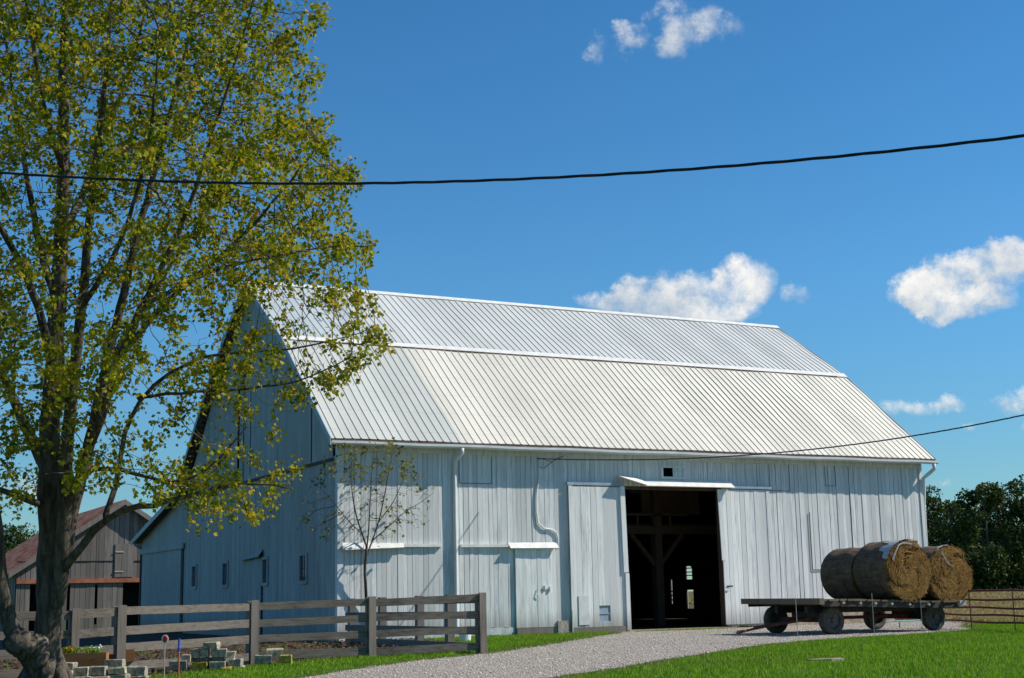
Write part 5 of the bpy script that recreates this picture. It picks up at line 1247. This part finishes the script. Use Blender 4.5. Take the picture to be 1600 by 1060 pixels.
def planter(u0, u1, v0, v1, D, label):
    pa, pb = V(atd(u0, v0, D)), V(atd(u1, v0, D + .1)); e = empty('flower_planter', tuple(pa)); tag(e, label, 'planter')
    d = pb - pa; d.z = 0; L = d.length; d.normalize(); n_ = V((-d.y, d.x, 0)); h = (v1 - v0) / F * D; z1 = pa.z; z0 = z1 - h; mb = MB()
    def bxx(a, b_, c, f_, q0, q1):
        mb.hexa([(*(pa + d*a + n_*c).xy, q0), (*(pa + d*b_ + n_*c).xy, q0), (*(pa + d*b_ + n_*f_).xy, q0), (*(pa + d*a + n_*f_).xy, q0), (*(pa + d*a + n_*c).xy, q1), (*(pa + d*b_ + n_*c).xy, q1), (*(pa + d*b_ + n_*f_).xy, q1), (*(pa + d*a + n_*f_).xy, q1)])
    bxx(0, L, 0, .03, z0, z1); bxx(0, L, .3, .33, z0, z1); bxx(0, .03, .031, .299, z0, z1 - .003); bxx(L - .03, L, .031, .299, z0, z1 - .003); mb.build('box', M['planter'], e)
    mb = MB(); bxx(.031, L - .031, .031, .299, z0 + .02, z1 - .03); mb.build('soil', M['mulch'], e)
    return e, pa, d, n_, L, z1
e, pa, d, n_, L, z1 = planter(94, 166, 1022, 1043, 21.9, 'orange brown wooden planter with small flowers beside the maple trunk')
cs = np.array([pa + d * random.gauss(random.choice((.08, .2, .42, .5)), .05) + n_ * random.uniform(.05, .25) + V((0, 0, random.uniform(-.02, .09))) for _ in range(420)])
leaves_mesh('foliage', cs, .035, M['grass'], e, -.5)
for mt, cc, nm in ((M['petal'], .14, 14), (M['petalw'], .52, 10)):
    leaves_mesh('flowers', np.array([pa + d * random.gauss(cc, .05) + n_ * random.uniform(0, .2) + V((0, 0, random.uniform(.03, .11))) for _ in range(nm * 3)]), .03, mt, e, -.5)
pb_ = atd(172, 1016, 22.5); planter(168, 210, 1016, 1034, 22.75, 'low brown plank box behind the fence post right of the flowers')
# reflector and stake
p = V(atd(258, 999, 20.6)); zb_ = gz(p.x, p.y) - .02; rm = empty('driveway_reflector', (p.x, p.y, zb_)); tag(rm, 'red round reflector on a thin white rod at the drive edge', 'reflector')
mb = MB(); mb.tube([(p.x, p.y, zb_), (p.x - .005, p.y, p.z - .0)], .008, 6); mb.build('rod', M['rod'], rm)
f_ = V((-R[2][0], -R[2][1], 0)).normalized()
mb = MB(); mb.tube([p, p + f_ * .012], .05, 16); mb.v = [(a, b_, p.z + (c - p.z) * 1.3) for a, b_, c in mb.v]; mb.build('backing', M['whiteplastic'], rm)
mb = MB(); mb.tube([p + f_ * .0125, p + f_ * .02], .034, 16); mb.v = [(a, b_, p.z + (c - p.z) * 1.35) for a, b_, c in mb.v]; mb.build('lens', M['red'], rm)
p = V(atd(280, 998, 20.8)); zb_ = gz(p.x, p.y) - .02; rm = empty('survey_stake', (p.x, p.y, zb_)); tag(rm, 'thin orange stake with blue tape at its top beside the red reflector', 'stake')
mb = MB(); mb.tube([(p.x, p.y, zb_), (p.x, p.y, p.z - .15)], .0125, 6); mb.build('stick', M['orange'], rm)
mb = MB(); mb.tube([(p.x, p.y, p.z - .17), (p.x, p.y, p.z - .14), (p.x, p.y, p.z - .1), (p.x, p.y, p.z - .05), (p.x, p.y, p.z)], [.018, .026, .017, .016, .02], 7); mb.build('tape', M['blue'], rm)
# white bucket beside the rear fence
p = V(atd(727, 1000, 33.0)); mb = MB(); q = V((p.x, p.y, 0)); mb.tube([q, q + V((0, 0, .3))], [.13, .15], 16); mb.tube([q + V((0, 0, .27)), q + V((0, 0, .295))], .158, 16); tag(mb.build('bucket', M['whiteplastic'], None), 'small white bucket on the ground between the fence end and the barn', 'bucket')
